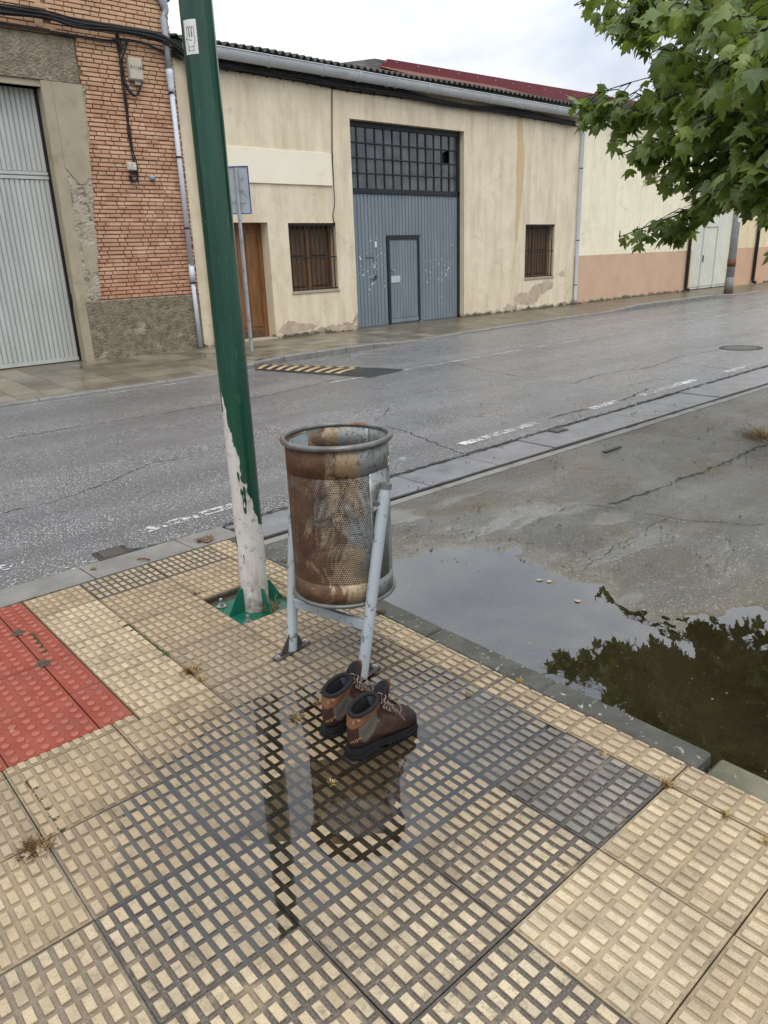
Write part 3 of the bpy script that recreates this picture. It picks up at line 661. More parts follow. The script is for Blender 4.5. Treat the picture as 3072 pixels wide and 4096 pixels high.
MT['wood'] = M('varnished_wood', (0.27, 0.125, 0.045), (0.12, 0.055, 0.022), 4, 0.45, (0.06, 0.03, 0.015), 3, (0.6, 0.7), 0.3, 40, stretch=(8, 8, 0.5))
MT['wood_old'] = M('old_shutter_wood', (0.17, 0.10, 0.055), (0.06, 0.035, 0.02), 4, 0.6, stretch=(8, 8, 0.5))
MT['bar'] = M('black_iron_bar', (0.03, 0.028, 0.026), (0.015, 0.014, 0.013), 8, 0.5)
MT['pvc'] = M('white_downpipe', (0.60, 0.64, 0.70), (0.50, 0.54, 0.60), 2.5, 0.35, (0.40, 0.40, 0.40), 4, (0.64, 0.74))
MT['pipegrey'] = M('grey_downpipe', (0.30, 0.34, 0.37), (0.22, 0.25, 0.28), 4, 0.4, (0.45, 0.40, 0.33), 5, (0.62, 0.7))
MT['gutter'] = M('gutter_metal', (0.52, 0.54, 0.56), (0.42, 0.44, 0.46), 2.5, 0.35, (0.34, 0.34, 0.34), 3, (0.6, 0.75))
MT['black'] = M('black_pipe', (0.018, 0.016, 0.016), (0.010, 0.010, 0.010), 6, 0.35)
MT['cable'] = M('black_cable', (0.028, 0.028, 0.029), (0.012, 0.012, 0.013), 10, 0.55)
MT['fibro'] = M('fibre_cement', (0.085, 0.08, 0.07), (0.04, 0.04, 0.034), 4, 0.85, (0.10, 0.11, 0.06), 4, (0.58, 0.68), 0.5, 40)
MT['clay'] = M('clay_tile', (0.20, 0.075, 0.045), (0.09, 0.042, 0.03), 5, 0.8)
MT['redmetal'] = M('red_sheet_metal', (0.17, 0.022, 0.030), (0.13, 0.016, 0.022), 1.2, 0.35)
MT['whitegate'] = M('white_gate', (0.72, 0.72, 0.62), (0.62, 0.62, 0.53), 2, 0.5, (0.42, 0.40, 0.32), 5, (0.66, 0.76))
MT['boxbeige'] = M('beige_plastic', (0.52, 0.49, 0.39), (0.46, 0.43, 0.34), 3, 0.5)
MT['paper'] = M('paper', (0.72, 0.72, 0.70), (0.6, 0.6, 0.58), 20, 0.7)
MT['ink'] = M('ink', (0.02, 0.02, 0.022), (0.015, 0.015, 0.016), 20, 0.6)
def mat_glass():
    m, t, b, out = newmat('dirty_glass')
    setb(t, b, 'Base Color', ramp(t, noi(t, 3.0, 5), [(0.35, (0.018, 0.02, 0.023)), (0.65, (0.075, 0.08, 0.085))]))
    setb(t, b, 'Roughness', 0.08); setb(t, b, 'Specular IOR Level', 0.9)
    bump(t, b, noi(t, 1.2, 2), 0.06, 0.05); return m
MT['glass'] = mat_glass()

# ---------------------------------------------------------------- brick warehouse (left)
bw = thing('brick_warehouse', 'red brick warehouse with a tall grey metal gate and rough concrete plinth', 'building', (4.0, YB, 0))
BX1 = 6.70
b = MB()
b.box((4.55, YB+0.02, 0.0), (BX1-0.01, YB+9, 6.9)); b.box((-14, YB+0.02, 4.5), (4.55, YB+9, 6.9)); b.box((-14, YB+0.02, -0.05), (0.2, YB+9, 4.5))
b.box((0.2, YB+0.30, -0.05), (4.55, YB+9, 4.5))
b.build('wall', MT['mortar'], bw)
b = MB(); b.bbox((4.40, YB-0.045, -0.05), (BX1-0.03, YB+0.3, 1.07), 0.02); pl = b.build('plinth', MT['plinth'], bw)
# rough, board-marked face of the plinth
b = MB(); nX, nZ = 70, 34
b.grid([[(4.42+(BX1-0.07-4.42)*i/nX, YB-0.05-0.016*mnoise.fractal(Vector((i*0.35, j*0.35, 1)), 0.8, 2, 4)-(0.012 if j in (22, 27) else 0), 0.0+1.065*j/nZ) for i in range(nX+1)] for j in range(nZ+1)])
b.build('rough_face', MT['plinth'], pl)
b = MB(); b.bbox((-0.6, YB-0.03, 4.60), (4.90, YB+0.4, 5.27), 0.012); b.build('lintel', MT['concrete'], bw)
# gate reveal: smooth render, then a flaked strip that joins the bricks raggedly
b = MB(); b.bbox((4.24, YB-0.025, -0.03), (4.45, YB+0.4, 4.61), 0.012); b.build('jamb', MT['patch'], bw)
b = MB(); b.bbox((0.2, YB+0.0, 4.50), (4.26, YB+0.4, 4.602), 0.006); b.build('soffit', MT['patch'], bw)
rag = [(4.40, 1.04)]+[(4.40, 4.60)]+[(4.70+0.083*(z-1.14)+0.012*math.sin(z*7)-0.012*random.random(), z) for z in np.arange(4.60, 1.03, -0.07)]
b = MB(); b.prismy(rag, YB-0.02, YB+0.1); b.build('render_strip', MT['flaked'], bw)
pat = [(4.42, 3.30), (4.48, 3.22), (4.57, 3.10), (4.64, 3.03), (4.72, 3.04), (4.80, 3.13), (4.86, 3.13), (4.93, 4.598), (4.42, 4.598)]
b = MB(); b.prismy(pat, YB-0.034, YB); b.build('render_patch', MT['patch'], bw)
b = MB(); b.prismy([(4.50, 1.62), (4.55, 1.60), (4.58, 1.50), (4.63, 1.56), (4.72, 1.58), (4.73, 1.98), (4.62, 2.02), (4.50, 2.03)], YB-0.03, YB); b.build('render_patch', MT['patch'], bw)
# bricks: each its own piece for the nearest ones, the rest joined
PITCH_Z, BH = 0.0705, 0.0585
cand = []
z = 1.085; row = 0
while z < 6.78:
    x = 4.55-0.22*(row % 2)-0.03*math.sin(row*2.1)
    k = row % 2
    while x < BX1:
        L = 0.288 if k % 2 == 0 else 0.138
        if k % 2 == 0 and random.random() < 0.12: L = 0.138
        x0, x1 = x, min(x+L, BX1+random.uniform(-0.012, 0.006)); x += L+0.013; k += 1
        left = 4.94 if z > 4.58 else 4.69+0.083*(z-1.14)-0.02
        if z > 5.27: left = -99
        if x1 < left or x1-x0 < 0.04: continue
        x0 = max(x0, left-random.uniform(0.0, 0.02))
        if x1-x0 < 0.03: continue
        cand.append((x0, x1, z+random.uniform(-.002, .002)))
    z += PITCH_Z; row += 1
z = 5.295                                              # courses over the lintel, running out of the picture
while z < 6.78:
    x = -6.0-0.2*random.random()
    while x < 4.35:
        L = random.choice((0.288, 0.138)); cand.append((x, x+L, z)); x += L+0.013
    z += PITCH_Z
pp, dd = pj([((a+c)/2, YB, zz) for a, c, zz in cand])
vis = (pp[:, 0] > 0) & (pp[:, 0] < 1659) & (pp[:, 1] > 0) & (pp[:, 1] < 2212)
area = np.array([(c-a) for a, c, _ in cand])/dd**2
order = np.argsort(-np.where(vis, area+1, area))
def brick_geo(b, x0, x1, z0, y0):
    e = 0.004
    b.add([(x0, y0+.03, z0), (x1, y0+.03, z0), (x1, y0+.03, z0+BH), (x0, y0+.03, z0+BH), (x0+e, y0, z0+e), (x1-e, y0, z0+e), (x1-e, y0, z0+BH-e), (x0+e, y0, z0+BH-e)],
          [(4, 5, 6, 7), (0, 1, 5, 4), (1, 2, 6, 5), (2, 3, 7, 6), (3, 0, 4, 7)])
cache = {}; rest = MB()
for n_, k in enumerate(order):
    x0, x1, z0 = cand[k]; y0 = YB-0.006-random.uniform(0, 0.009)
    if n_ < 300:
        Lq = round(x1-x0, 2)
        if Lq not in cache:
            b = MB(); brick_geo(b, -Lq/2, Lq/2, 0, 0); cache[Lq] = b.mesh('brick', MT['brick'])
        newobj('brick', cache[Lq], bw, ((x0+x1)/2-4.0, y0-YB, z0), (0, 0, random.uniform(-.01, .01)))
    else: brick_geo(rest, x0, x1, z0, y0)
o = rest.build('brickwork', MT['brick'], bw); o['kind'] = 'stuff'
# coping and broken eave at the top right corner
b = MB(); b.bbox((-6, YB-0.16, 6.80), (BX1+0.06, YB+0.3, 6.92), 0.02); b.build('coping', MT['concrete'], bw)
b = MB()
for i in range(5): b.bbox((6.28+0.09*i, YB-0.10+0.02*(i % 2), 6.16-0.02*i), (6.38+0.09*i, YB+0.02, 6.30+0.015*(i % 3)), 0.02)
b.build('corbel', MT['concrete'], bw)
# gate: frame, rail and ribbed sheets
gate = MB(); Yg = YB+0.25
gate.box((0.25, Yg, 0.03), (4.24, Yg+0.03, 4.52)); g0 = gate.build('gate', MT['doorgrey'], bw)
x = 4.20; k = 0
while x > 0.36:
    w = 0.082
    for z0, z1 in ((0.09, 3.10), (3.24, 4.50)):
        b = MB(); b.prism([(x-w+0.012, Yg-0.012), (x-w+0.024, Yg-0.024), (x-0.014, Yg-0.024), (x-0.002, Yg-0.012)], z0, z1, True); b.v = [(p[0]-4.0, p[1]-YB, p[2]) for p in b.v]
        o = b.build('rib', MT['doorgrey'], g0, loc=(0, 0, 0))
    x -= w; k += 1
b = MB(); b.bbox((0.25, Yg-0.035, 3.11), (4.235, Yg, 3.16), 0.004); b.bbox((0.25, Yg-0.03, 3.18), (4.235, Yg, 3.23), 0.004); b.bbox((0.25, Yg-0.03, 0.02), (4.235, Yg, 0.085), 0.004)
b.v = [(p[0]-4.0, p[1]-YB, p[2]) for p in b.v]; b.build('rail', MT['doorgrey'], g0, loc=(0, 0, 0))
b = MB(); b.bbox((4.20, Yg-0.05, 0.0), (4.245, Yg+0.02, 4.5), 0.004); b.v = [(p[0]-4.0, p[1]-YB, p[2]) for p in b.v]; b.build('gate_frame', MT['black'], g0, loc=(0, 0, 0))
b = MB(); b.bbox((4.185, Yg-0.09, 1.02), (4.235, Yg-0.03, 1.22), 0.006); b.v = [(p[0]-4.0, p[1]-YB, p[2]) for p in b.v]; b.build('lock', MT['black'], g0, loc=(0, 0, 0))
# downpipe on the brick side
b = MB(); b.tube(smooth_path([(6.60, YB-0.03, 6.16), (6.60, YB-0.07, 6.05), (6.62, YB-0.09, 5.92), (6.55, YB-0.09, 5.80)], 4), [0.11, 0.105, 0.10, 0.085, 0.075, 0.07, 0.065, 0.06, 0.055, 0.05, 0.05, 0.05, 0.05][:13], 12)
b.tube([(6.555, YB-0.09, 5.82), (6.56, YB-0.09, 4.93)], 0.052, 12); b.build('downpipe_head', MT['pipegrey'], bw, True)
b = MB(); b.tube([(6.56, YB-0.09, 4.95), (6.555, YB-0.09, 1.62)], 0.046, 12); b.tube([(6.548, YB-0.085, 1.64), (6.56, YB-0.085, 0.03)], 0.042, 12); b.tube([(6.557, YB-0.09, 1.60), (6.545, YB-0.088, 1.30)], 0.054, 12)
dp = b.build('downpipe', MT['pvc'], bw, True)
b = MB(); b.tube([(6.56, YB-0.09, 5.0), (6.56, YB-0.09, 4.90), (6.56, YB-0.09, 4.70), (6.56, YB-0.09, 4.62)], [0.066, 0.066, 0.056, 0.056], 12); b.v = [(p[0]-4.0, p[1]-YB, p[2]) for p in b.v]; b.build('socket', MT['pvc'], dp, True, loc=(0, 0, 0))
for zc in (4.62, 3.55, 2.3, 1.29):
    b = MB(); b.tube([(6.555, YB-0.09, zc-.015), (6.555, YB-0.09, zc+.015)], 0.056, 12); b.v = [(p[0]-4.0, p[1]-YB, p[2]) for p in b.v]; b.build('clamp', MT['black'], dp, loc=(0, 0, 0))
# round vent
b = MB(); p = gy(327, 385, YB); b.tube([(p[0], YB+0.02, p[2]), (p[0], YB-0.07, p[2])], [0.045, 0.05], 16); b.build('vent', MT['pipegrey'], bw, True)

# ---------------------------------------------------------------- cream warehouse
CX0, CX1 = BX1, 19.56
cw = thing('cream_warehouse', 'cream rendered warehouse with a slate blue gate and barred windows', 'building', (13.0, YB, 0))
EAVE = 5.30
def wall_with_holes(x0, x1, z0, z1, holes, y, th, mat, parent, name='wall'):
    """rectangular wall with real openings and reveals"""
    xs_ = sorted({x0, x1, *[h[0] for h in holes], *[h[1] for h in holes]}); zs_ = sorted({z0, z1, *[h[2] for h in holes], *[h[3] for h in holes]})
    b = MB(); inside = lambda x, z: any(h[0] < x < h[1] and h[2] < z < h[3] for h in holes)
    for xa, xb in zip(xs_[:-1], xs_[1:]):
        for za, zb in zip(zs_[:-1], zs_[1:]):
            if not inside((xa+xb)/2, (za+zb)/2): b.quad((xa, y, za), (xb, y, za), (xb, y, zb), (xa, y, zb))
    for xa, xb, za, zb in holes:
        b.quad((xa, y, za), (xa, y, zb), (xa, y+th, zb), (xa, y+th, za)); b.quad((xb, y, zb), (xb, y, za), (xb, y+th, za), (xb, y+th, zb))
        b.quad((xa, y, zb), (xb, y, zb), (xb, y+th, zb), (xa, y+th, zb)); b.quad((xb, y, za), (xa, y, za), (xa, y+th, za), (xb, y+th, za))
    b.quad((x0, y, z0), (x0, y, z1), (x0, y+8, z1), (x0, y+8, z0)); b.quad((x1, y, z1), (x1, y, z0), (x1, y+8, z0), (x1, y+8, z1))
    return b.build(name, mat, parent)
H = [(10.83, 14.56, -0.1, 4.55), (8.99, 10.29, 0.97, 2.40), (17.13, 18.50, 0.90, 2.36), (7.32, 8.47, -0.1, 2.41)]
wall_with_holes(CX0, CX1, -0.1, EAVE, H, YB, 0.34, MT['cream'], cw)
b = MB(); b.box((CX0+0.05, YB+0.35, -0.1), (CX1-0.05, YB+0.37, EAVE)); b.build('inner_wall', MT['dark'], cw)
# roof: corrugated sheets, gutter with joints
b = MB(); rows = []
nC = int((CX1+0.1-CX0)/0.177*8)
for yy, zz in ((YB-0.20, EAVE+0.225), (YB-0.19, EAVE+0.24), (YB+3.2, EAVE+0.86)):
    rows.append([(CX0-0.02+(CX1+0.1-CX0)*i/nC, yy+(0.02*math.sin(i*0.05)), zz+0.034*math.sin(2*math.pi*i/8)+0.012*math.sin(i*0.021)) for i in range(nC+1)])
b.grid(rows); rf = b.build('roof', MT['fibro'], cw, True)
sm = rf.modifiers.new('thickness', 'SOLIDIFY'); sm.thickness = 0.012
b = MB(); b.box((CX0, YB-0.10, EAVE-0.02), (CX1, YB+0.3, EAVE+0.2)); b.build('eave_board', MT['fibro'], cw)
GZ0, GZ1 = 5.475, 5.38
def gzz(x): return GZ0+(GZ1-GZ0)*(x-7)/12
b = MB(); prof = [(math.cos(a), math.sin(a)) for a in np.linspace(math.pi*0.02, -math.pi*1.02, 13)]
def gut_ring(x, r): return [(x, YB-0.22+r*c, gzz(x)-0.03+1.5*r*s) for c, s in prof]
b.grid([gut_ring(x, 0.115) for x in np.linspace(6.86, 19.5, 40)]); b.grid([gut_ring(x, 0.104) for x in np.linspace(6.86, 19.5, 40)])
b.f = b.f; b.add(gut_ring(6.86, 0.115), [tuple(range(13))])
gu = b.build('gutter', MT['gutter'], cw, True)
lip = MB(); lip.tube([(x, YB-0.335, gzz(x)-0.028) for x in np.linspace(6.86, 19.5, 20)], 0.012, 6); lip.v = [(p[0]-13, p[1]-YB, p[2]) for p in lip.v]; lip.build('lip', MT['gutter'], gu, True, loc=(0, 0, 0))
for x in (7.35, 8.62, 9.95, 10.9, 11.75, 12.0, 13.0, 14.2, 15.2, 16.5, 17.0, 18.0, 19.0):
    b = MB(); b.grid([gut_ring(x, 0.118), gut_ring(x, 0.125), gut_ring(x+0.05, 0.125), gut_ring(x+0.05, 0.118)]); b.v = [(p[0]-13, p[1]-YB, p[2]) for p in b.v]; b.build('joint', MT['gutter'], gu, loc=(0, 0, 0))
def pipe(x, ztop, mat, parent, base, r=0.05, zs=(), shoe=True, top=None, z0=0.06):
    pts = ([(x, YB-0.20, ztop+0.10), (x, YB-0.18, ztop)] if top else [])+[(x, YB-0.08, ztop-0.12), (x, YB-0.08, z0+0.12)]+([(x, YB-0.10, z0+0.03), (x, YB-0.22, z0)] if shoe else [(x, YB-0.08, z0)])
    b = MB(); b.tube(pts, r, 12); o = b.build('downpipe', mat, parent, True)
    for zc in zs:
        b = MB(); b.tube([(x, YB-0.08, zc-.012), (x, YB-0.08, zc+.012)], r+0.006, 12); b.v = [(p[0]-base[0], p[1]-base[1], p[2]) for p in b.v]; b.build('clamp', MT['black'], o, loc=(0, 0, 0))
    return o
pipe(6.955, 5.32, MT['pvc'], cw, (13, YB), 0.052, (4.2, 0.72), True, True)
pipe(19.575, 5.18, MT['pvc'], cw, (13, YB), 0.050, (3.9, 1.9, 0.6), False, True)
# blank board
b = MB(); b.bbox((7.30, YB-0.035, 3.165), (10.235, YB+0.01, 3.815), 0.004); b.build('board', MT['board'], cw)
# brown drip stain left on the render, and old paint patches (flat marks)
def blob(name, pts, mat, dy=0.003, jit=0.0):
    Q = []
    for (a0, c0), (a1, c1) in zip(pts, pts[1:]+pts[:1]):
        n = max(1, int(math.hypot(a1-a0, c1-c0)/2.5)) if jit else 1
        Q += [(a0+(a1-a0)*i/n+random.gauss(0, jit), c0+(c1-c0)*i/n+random.gauss(0, jit)) for i in range(n)]
    P = [gy(a, c, YB) for a, c in Q]; b = MB(); b.add([(p[0], YB-dy, p[2]) for p in P], [tuple(range(len(P)))]); return b.build(name, mat, cw)
MT['stain'] = M('brown_drip_stain', (0.62, 0.475, 0.28), (0.54, 0.40, 0.22), 3, 0.7, stretch=(1, 1, 0.2))
blob('drip_stain', [(1118, 250), (1128, 250), (1130, 300), (1134, 330), (1131, 390), (1126, 440), (1121, 480), (1117, 525), (1113, 525), (1114, 470), (1116, 420), (1115, 370), (1118, 320)][::-1], MT['stain'], 0.003, 0.5)
MT['flake'] = M('bare_old_render', (0.55, 0.45, 0.335), (0.38, 0.30, 0.225), 6, 0.85, bmp=0.5, bs=60)
for pts in ([(1108, 645), (1125, 632), (1140, 634), (1152, 618), (1170, 610), (1184, 604), (1196, 610), (1192, 624), (1168, 636), (1160, 652), (1140, 660), (1118, 655)], [(1205, 590), (1216, 586), (1222, 594), (1212, 600)], [(1085, 668), (1098, 655), (1110, 662), (1106, 674)],
            [(600, 718), (612, 700), (630, 693), (650, 700), (668, 697), (690, 704), (672, 712), (640, 718), (622, 724)], [(700, 712), (715, 702), (735, 704), (755, 700), (770, 706), (768, 713), (730, 716)]):
    blob('bare_patch', pts[::-1], MT['flake'], 0.0025, 1.1)
# gate
YG = YB+0.17
gb = MB(); gb.box((10.83, YG+0.03, 0.0), (14.56, YG+0.06, 3.06)); gt_ = gb.build('gate', MT['doorblue'], cw)
def sub(b, name, mat, par, base, smooth=False):
    b.v = [(p[0]-base[0], p[1]-base[1], p[2]) for p in b.v]; return b.build(name, mat, par, smooth, loc=(0, 0, 0))
CB = (13.0, YB)
b = MB(); b.bbox((10.83, YG-0.02, 3.05), (14.56, YG+0.06, 3.16), 0.004); b.bbox((10.83, YG-0.02, 4.43), (14.56, YG+0.06, 4.56), 0.004); b.bbox((14.47, YG-0.02, 0.02), (14.56, YG+0.06, 4.43), 0.004); b.bbox((10.83, YG-0.02, 3.16), (10.88, YG+0.06, 4.43), 0.004)
sub(b, 'frame', MT['doordark'], gt_, CB)
WX0, WX1 = 11.98, 13.08
x = 10.86; sl = MB(); sl.prism([(0.004, 0.022), (0.016, 0.0), (0.094, 0.0), (0.106, 0.022)], 0, 1); SLAT = sl.mesh('slat', MT['doorblue'])
while x < 14.42:
    segs = [(0.03, 3.04)] if (x+0.11 < WX0 or x > WX1) else [(2.13, 3.04)]
    for z0, z1 in segs: newobj('slat', SLAT, gt_, (x-13, YG+0.008-YB, z0), (0, 0, 0), (1, 1, z1-z0))
    x += 0.1105
b = MB(); b.bbox((WX0, YG-0.012, 0.03), (WX0+0.075, YG+0.03, 2.12), 0.003); b.bbox((WX1-0.07, YG-0.012, 0.03), (WX1, YG+0.03, 2.12), 0.003); b.bbox((WX0+0.075, YG-0.012, 2.03), (WX1-0.07, YG+0.03, 2.12), 0.003)
sub(b, 'wicket_frame', MT['doordark'], gt_, CB)
b = MB(); b.box((WX0+0.078, YG+0.012, 0.04), (WX1-0.073, YG+0.028, 2.028)); wk = sub(b, 'wicket_door', MT['doorblue'], gt_, CB)
b = MB()
x = WX0+0.10
while x < WX1-0.13:
    b.prism([(x, YG+0.013), (x+0.012, YG-0.004), (x+0.082, YG-0.004), (x+0.094, YG+0.013)], 0.16, 1.98); x += 0.0985
sub(b, 'ribs', MT['doorblue'], gt_, CB)
b = MB(); b.bbox((WX0+0.08, YG-0.01, 0.05), (WX1-0.075, YG+0.012, 0.13), 0.003); sub(b, 'kick_rail', MT['doorblue'], gt_, CB)
b = MB(); b.bbox((12.08, YG-0.014, 1.02), (12.38, YG-0.006, 1.18), 0.002); sub(b, 'plate', MT['gutter'], gt_, CB)
b = MB(); b.tube([(12.09, YG-0.01, 1.32), (12.09, YG-0.05, 1.33), (12.17, YG-0.05, 1.30)], 0.012, 6); sub(b, 'handle', MT['bolt'], gt_, CB)
b = MB(); b.bbox((11.58, YG-0.012, 1.86), (11.64, YG-0.003, 1.99), 0.002); sub(b, 'notice', MT['paper'], gt_, CB)
b = MB(); b.bbox((11.55, YG-0.014, 1.14), (11.60, YG-0.004, 1.22), 0.002); b.tube([(11.42, YG-0.012, 1.13), (11.56, YG-0.012, 1.13)], 0.008, 5); b.tube([(11.28, YG-0.012, 1.64), (11.55, YG-0.012, 1.62)], 0.008, 5); sub(b, 'latch', MT['bar'], gt_, CB)
b = MB(); r3 = random.Random(5)                    # white chips knocked out of the paint
for k in range(120):
    xx = r3.choice((r3.gauss(11.45, 0.3), r3.gauss(13.75, 0.32))); zz = r3.gauss(1.35, 0.33); s = abs(r3.gauss(0, 0.009))+0.004
    if not (10.95 < xx < 11.93 or 13.12 < xx < 14.4): continue
    b.add([(xx-s, YG+0.0005, zz-s*r3.random()), (xx+s*r3.random(), YG+0.0005, zz-s), (xx+s, YG+0.0005, zz+s*r3.random()), (xx-s*0.4, YG+0.0005, zz+s*1.5)], [(0, 1, 2, 3)])
o = sub(b, 'paint_chips', MT['paper'], gt_, CB); o['kind'] = 'stuff'
# glazing above the gate: 13 by 4 panes, one of them broken out
b = MB(); b.box((10.84, YG+0.16, 3.1), (14.55, YG+0.165, 4.5)); sub(b, 'dark_interior', MT['dark'], gt_, CB)
nx_, nz_ = 13, 4; pw = (14.47-10.88)/nx_; ph = (4.43-3.16)/nz_
for i in range(nx_):
    for j in range(nz_):
        if (i, j) == (11, 2): 
            b = MB(); b.prismy([(10.88+i*pw+.01, 4.43-ph*1-0.012), (10.88+i*pw+.06, 4.43-ph-0.08), (10.88+i*pw+.1, 4.43-ph-0.03), (10.88+(i+1)*pw-.01, 4.43-ph-0.012)], YG+0.02, YG+0.024)
        else:
            b = MB(); b.box((-pw/2, 0, -ph/2), (pw/2, 0.004, ph/2))
            newobj('pane', b.mesh('pane', MT['glass']), gt_, (10.88+(i+.5)*pw-13, YG+0.018-YB+random.uniform(0, .004), 3.16+(j+.5)*ph), (random.gauss(0, .006), 0, random.gauss(0, .008))); continue
        sub(b, 'pane', MT['glass'], gt_, CB)
for i in range(1, nx_):
    b = MB(); b.bbox((10.88+i*pw-0.016, YG-0.004, 3.16), (10.88+i*pw+0.016, YG+0.03, 4.43), 0.003); sub(b, 'mullion', MT['doordark'], gt_, CB)
for j in range(1, nz_):
    b = MB(); b.bbox((10.88, YG-0.02, 3.16+j*ph-0.014), (14.47, YG-0.0045, 3.16+j*ph+0.014), 0.003); sub(b, 'transom', MT['doordark'], gt_, CB)
# barred windows
def barred(x0, x1, z0, z1, n):
    Yw = YB+0.24
    b = MB(); b.box((x0, Yw+0.03, z0), (x1, Yw+0.05, z1)); w = b.build('window', MT['wood_old'], cw)
    b = MB(); e = 0.06
    for q in ((x0, z0, x0+e, z1), (x1-e, z0, x1, z1), (x0+e, z1-e, x1-e, z1), (x0+e, z0, x1-e, z0+e), ((x0+x1)/2-0.04, z0+e, (x0+x1)/2+0.04, z1-e)): b.bbox((q[0], Yw-0.02, q[1]), (q[2], Yw+0.035, q[3]), 0.004)
    sub(b, 'frame', MT['wood'], w, CB)
    for xa, xb in ((x0+e, (x0+x1)/2-0.04), ((x0+x1)/2+0.04, x1-e)):
        for za, zb in ((z0+e, z0+(z1-z0)*0.48), (z0+(z1-z0)*0.5, z1-e)):
            b = MB(); b.bbox((xa+0.05, Yw+0.0, za+0.04), (xb-0.05, Yw+0.033, zb-0.04), 0.012); sub(b, 'shutter_panel', MT['wood_old'], w, CB)
    for i in range(n):
        xx = x0+(x1-x0)*(i+0.5)/n
        b = MB(); b.tube([(xx, YB+0.04, z0), (xx, YB+0.04, z1)], 0.013, 6); sub(b, 'bar', MT['bar'], w, CB)
    b = MB(); b.bbox((x0, YB+0.022, (z0+z1)/2-0.015), (x1, YB+0.030, (z0+z1)/2+0.015), 0.002); b.bbox((x0, YB+0.02, z1-0.05), (x1, YB+0.06, z1-0.02), 0.002); b.bbox((x0, YB+0.02, z0+0.02), (x1, YB+0.06, z0+0.05), 0.002); sub(b, 'crossbar', MT['bar'], w, CB)
    b = MB(); b.bbox((x0-0.02, YB-0.02, z0-0.05), (x1+0.02, YB+0.25, z0+0.012), 0.006); sub(b, 'sill', MT['patch'], w, CB)
barred(8.99, 10.29, 0.97, 2.40, 10); barred(17.13, 18.50, 0.90, 2.36, 10)
# panelled wooden door in its recess
YD = YB+0.30
b = MB(); b.box((7.32, YD, 0.02), (8.47, YD+0.03, 2.41)); dr = b.build('door', MT['wood'], cw)
b = MB(); b.bbox((7.32, YD-0.03, 0.05), (7.42, YD+0.01, 2.40), 0.006); b.bbox((8.37, YD-0.03, 0.05), (8.47, YD+0.01, 2.40), 0.006); b.bbox((7.42, YD-0.03, 2.30), (8.37, YD+0.01, 2.40), 0.006); sub(b, 'frame', MT['wood'], dr, CB)
for xa, xb in ((7.46, 7.70), (7.76, 8.0), (8.06, 8.33)):
    for za, zb in ((0.28, 2.22),):
        b = MB(); b.bbox((xa, YD-0.018, za), (xb, YD+0.004, zb), 0.012); sub(b, 'panel', MT['wood'], dr, CB)
b = MB(); b.bbox((7.42, YD-0.02, 0.06), (8.37, YD+0.004, 0.22), 0.006); sub(b, 'kick_board', MT['wood_old'], dr, CB)
b = MB(); b.bbox((7.28, YB-0.03, -0.05), (8.50, YB+0.33, 0.055), 0.012); sub(b, 'step', MT['patch'], dr, CB)

# ---------------------------------------------------------------- red roofed shed behind
rs = thing('red_roofed_shed', 'shed roof with dark red sheet metal edging behind the cream warehouse', 'building', (22, 19, 0))
b = MB(); b.prismy([(14.95, 6.10), (40, 6.10), (40, 7.02), (28, 6.93), (15.0, 6.80), (14.62, 6.45), (14.62, 6.1)], 16.0, 16.10); fa = b.build('fascia', MT['redmetal'], rs)
for x in np.arange(15.3, 30, 0.85):
    for dz in (0.05, 0.42):
        b = MB(); b.tube([(x, 15.995, 6.33+dz), (x, 15.985, 6.33+dz)], 0.014, 6); b.v = [(p[0]-22, p[1]-19, p[2]) for p in b.v]; b.build('screw', MT['paper'], fa, loc=(0, 0, 0))
b = MB(); b.box((15.4, 16.1, 0), (40, 20, 6.0)); b.build('wall', MT['patch'], rs)
b = MB(); b.quad((14.6, 16.1, 6.78), (40, 16.1, 6.78), (40, 20, 7.3), (15.0, 20, 7.3)); b.build('roof', MT['redmetal'], rs)
b = MB(); nC = 400; rows = []
for yy, zz in ((YB+1.0, 5.86), (15.99, 6.60)): rows.append([(14.7+(19.7-14.7)*i/200, yy, zz-0.03+0.028*math.sin(2*math.pi*i/8)) for i in range(201)])
b.grid(rows); b.build('clay_roof', MT['clay'], rs, True)

# ---------------------------------------------------------------- pale building with pink plinth, and its neighbours
pb = thing('pale_warehouse', 'pale yellow warehouse with a pink painted plinth right of the cream one', 'building', (23, YB, 0))
wall_with_holes(CX1+0.005, 26.75, -0.1, 5.6, [(23.3, 24.05, 3.70, 4.6)], YB-0.004, 0.2, MT['pale'], pb)
b = MB(); b.box((23.2, YB+0.19, 3.6), (24.1, YB+0.21, 4.7)); w_ = b.build('window', MT['wood_old'], pb)
b = MB(); b.bbox((23.2, YB-0.03, 3.65), (24.15, YB+0.18, 3.70), 0.004); b.v = [(p[0]-23, p[1]-YB, p[2]) for p in b.v]; b.build('sill', MT['patch'], w_, loc=(0, 0, 0))
b = MB(); b.bbox((CX1+0.02, YB-0.35, 5.55), (26.75, YB+6, 5.75), 0.02); b.build('roof', MT['fibro'], pb)
pipe(26.6, 5.4, MT['black'], pb, (23, YB), 0.06, (), True, True)
b = MB(); p0 = gy(1463, 515, YB); b.bbox((p0[0], YB-0.05, p0[2]-0.28), (p0[0]+0.55, YB, p0[2]+0.28), 0.01); b.build('meter_cabinet', MT['board'], pb)
gw = thing('gate_warehouse', 'beige warehouse with tall white ribbed gates at the far right', 'building', (29, YB, 0))
wall_with_holes(26.755, 33.5, -0.1, 6.2, [(27.0, 30.35, -0.1, 5.2)], YB+0.006, 0.3, MT['beige'], gw)
b = MB(); b.box((27.0, YB+0.2, 0.03), (30.35, YB+0.25, 5.2)); wg = b.build('gate', MT['whitegate'], gw)
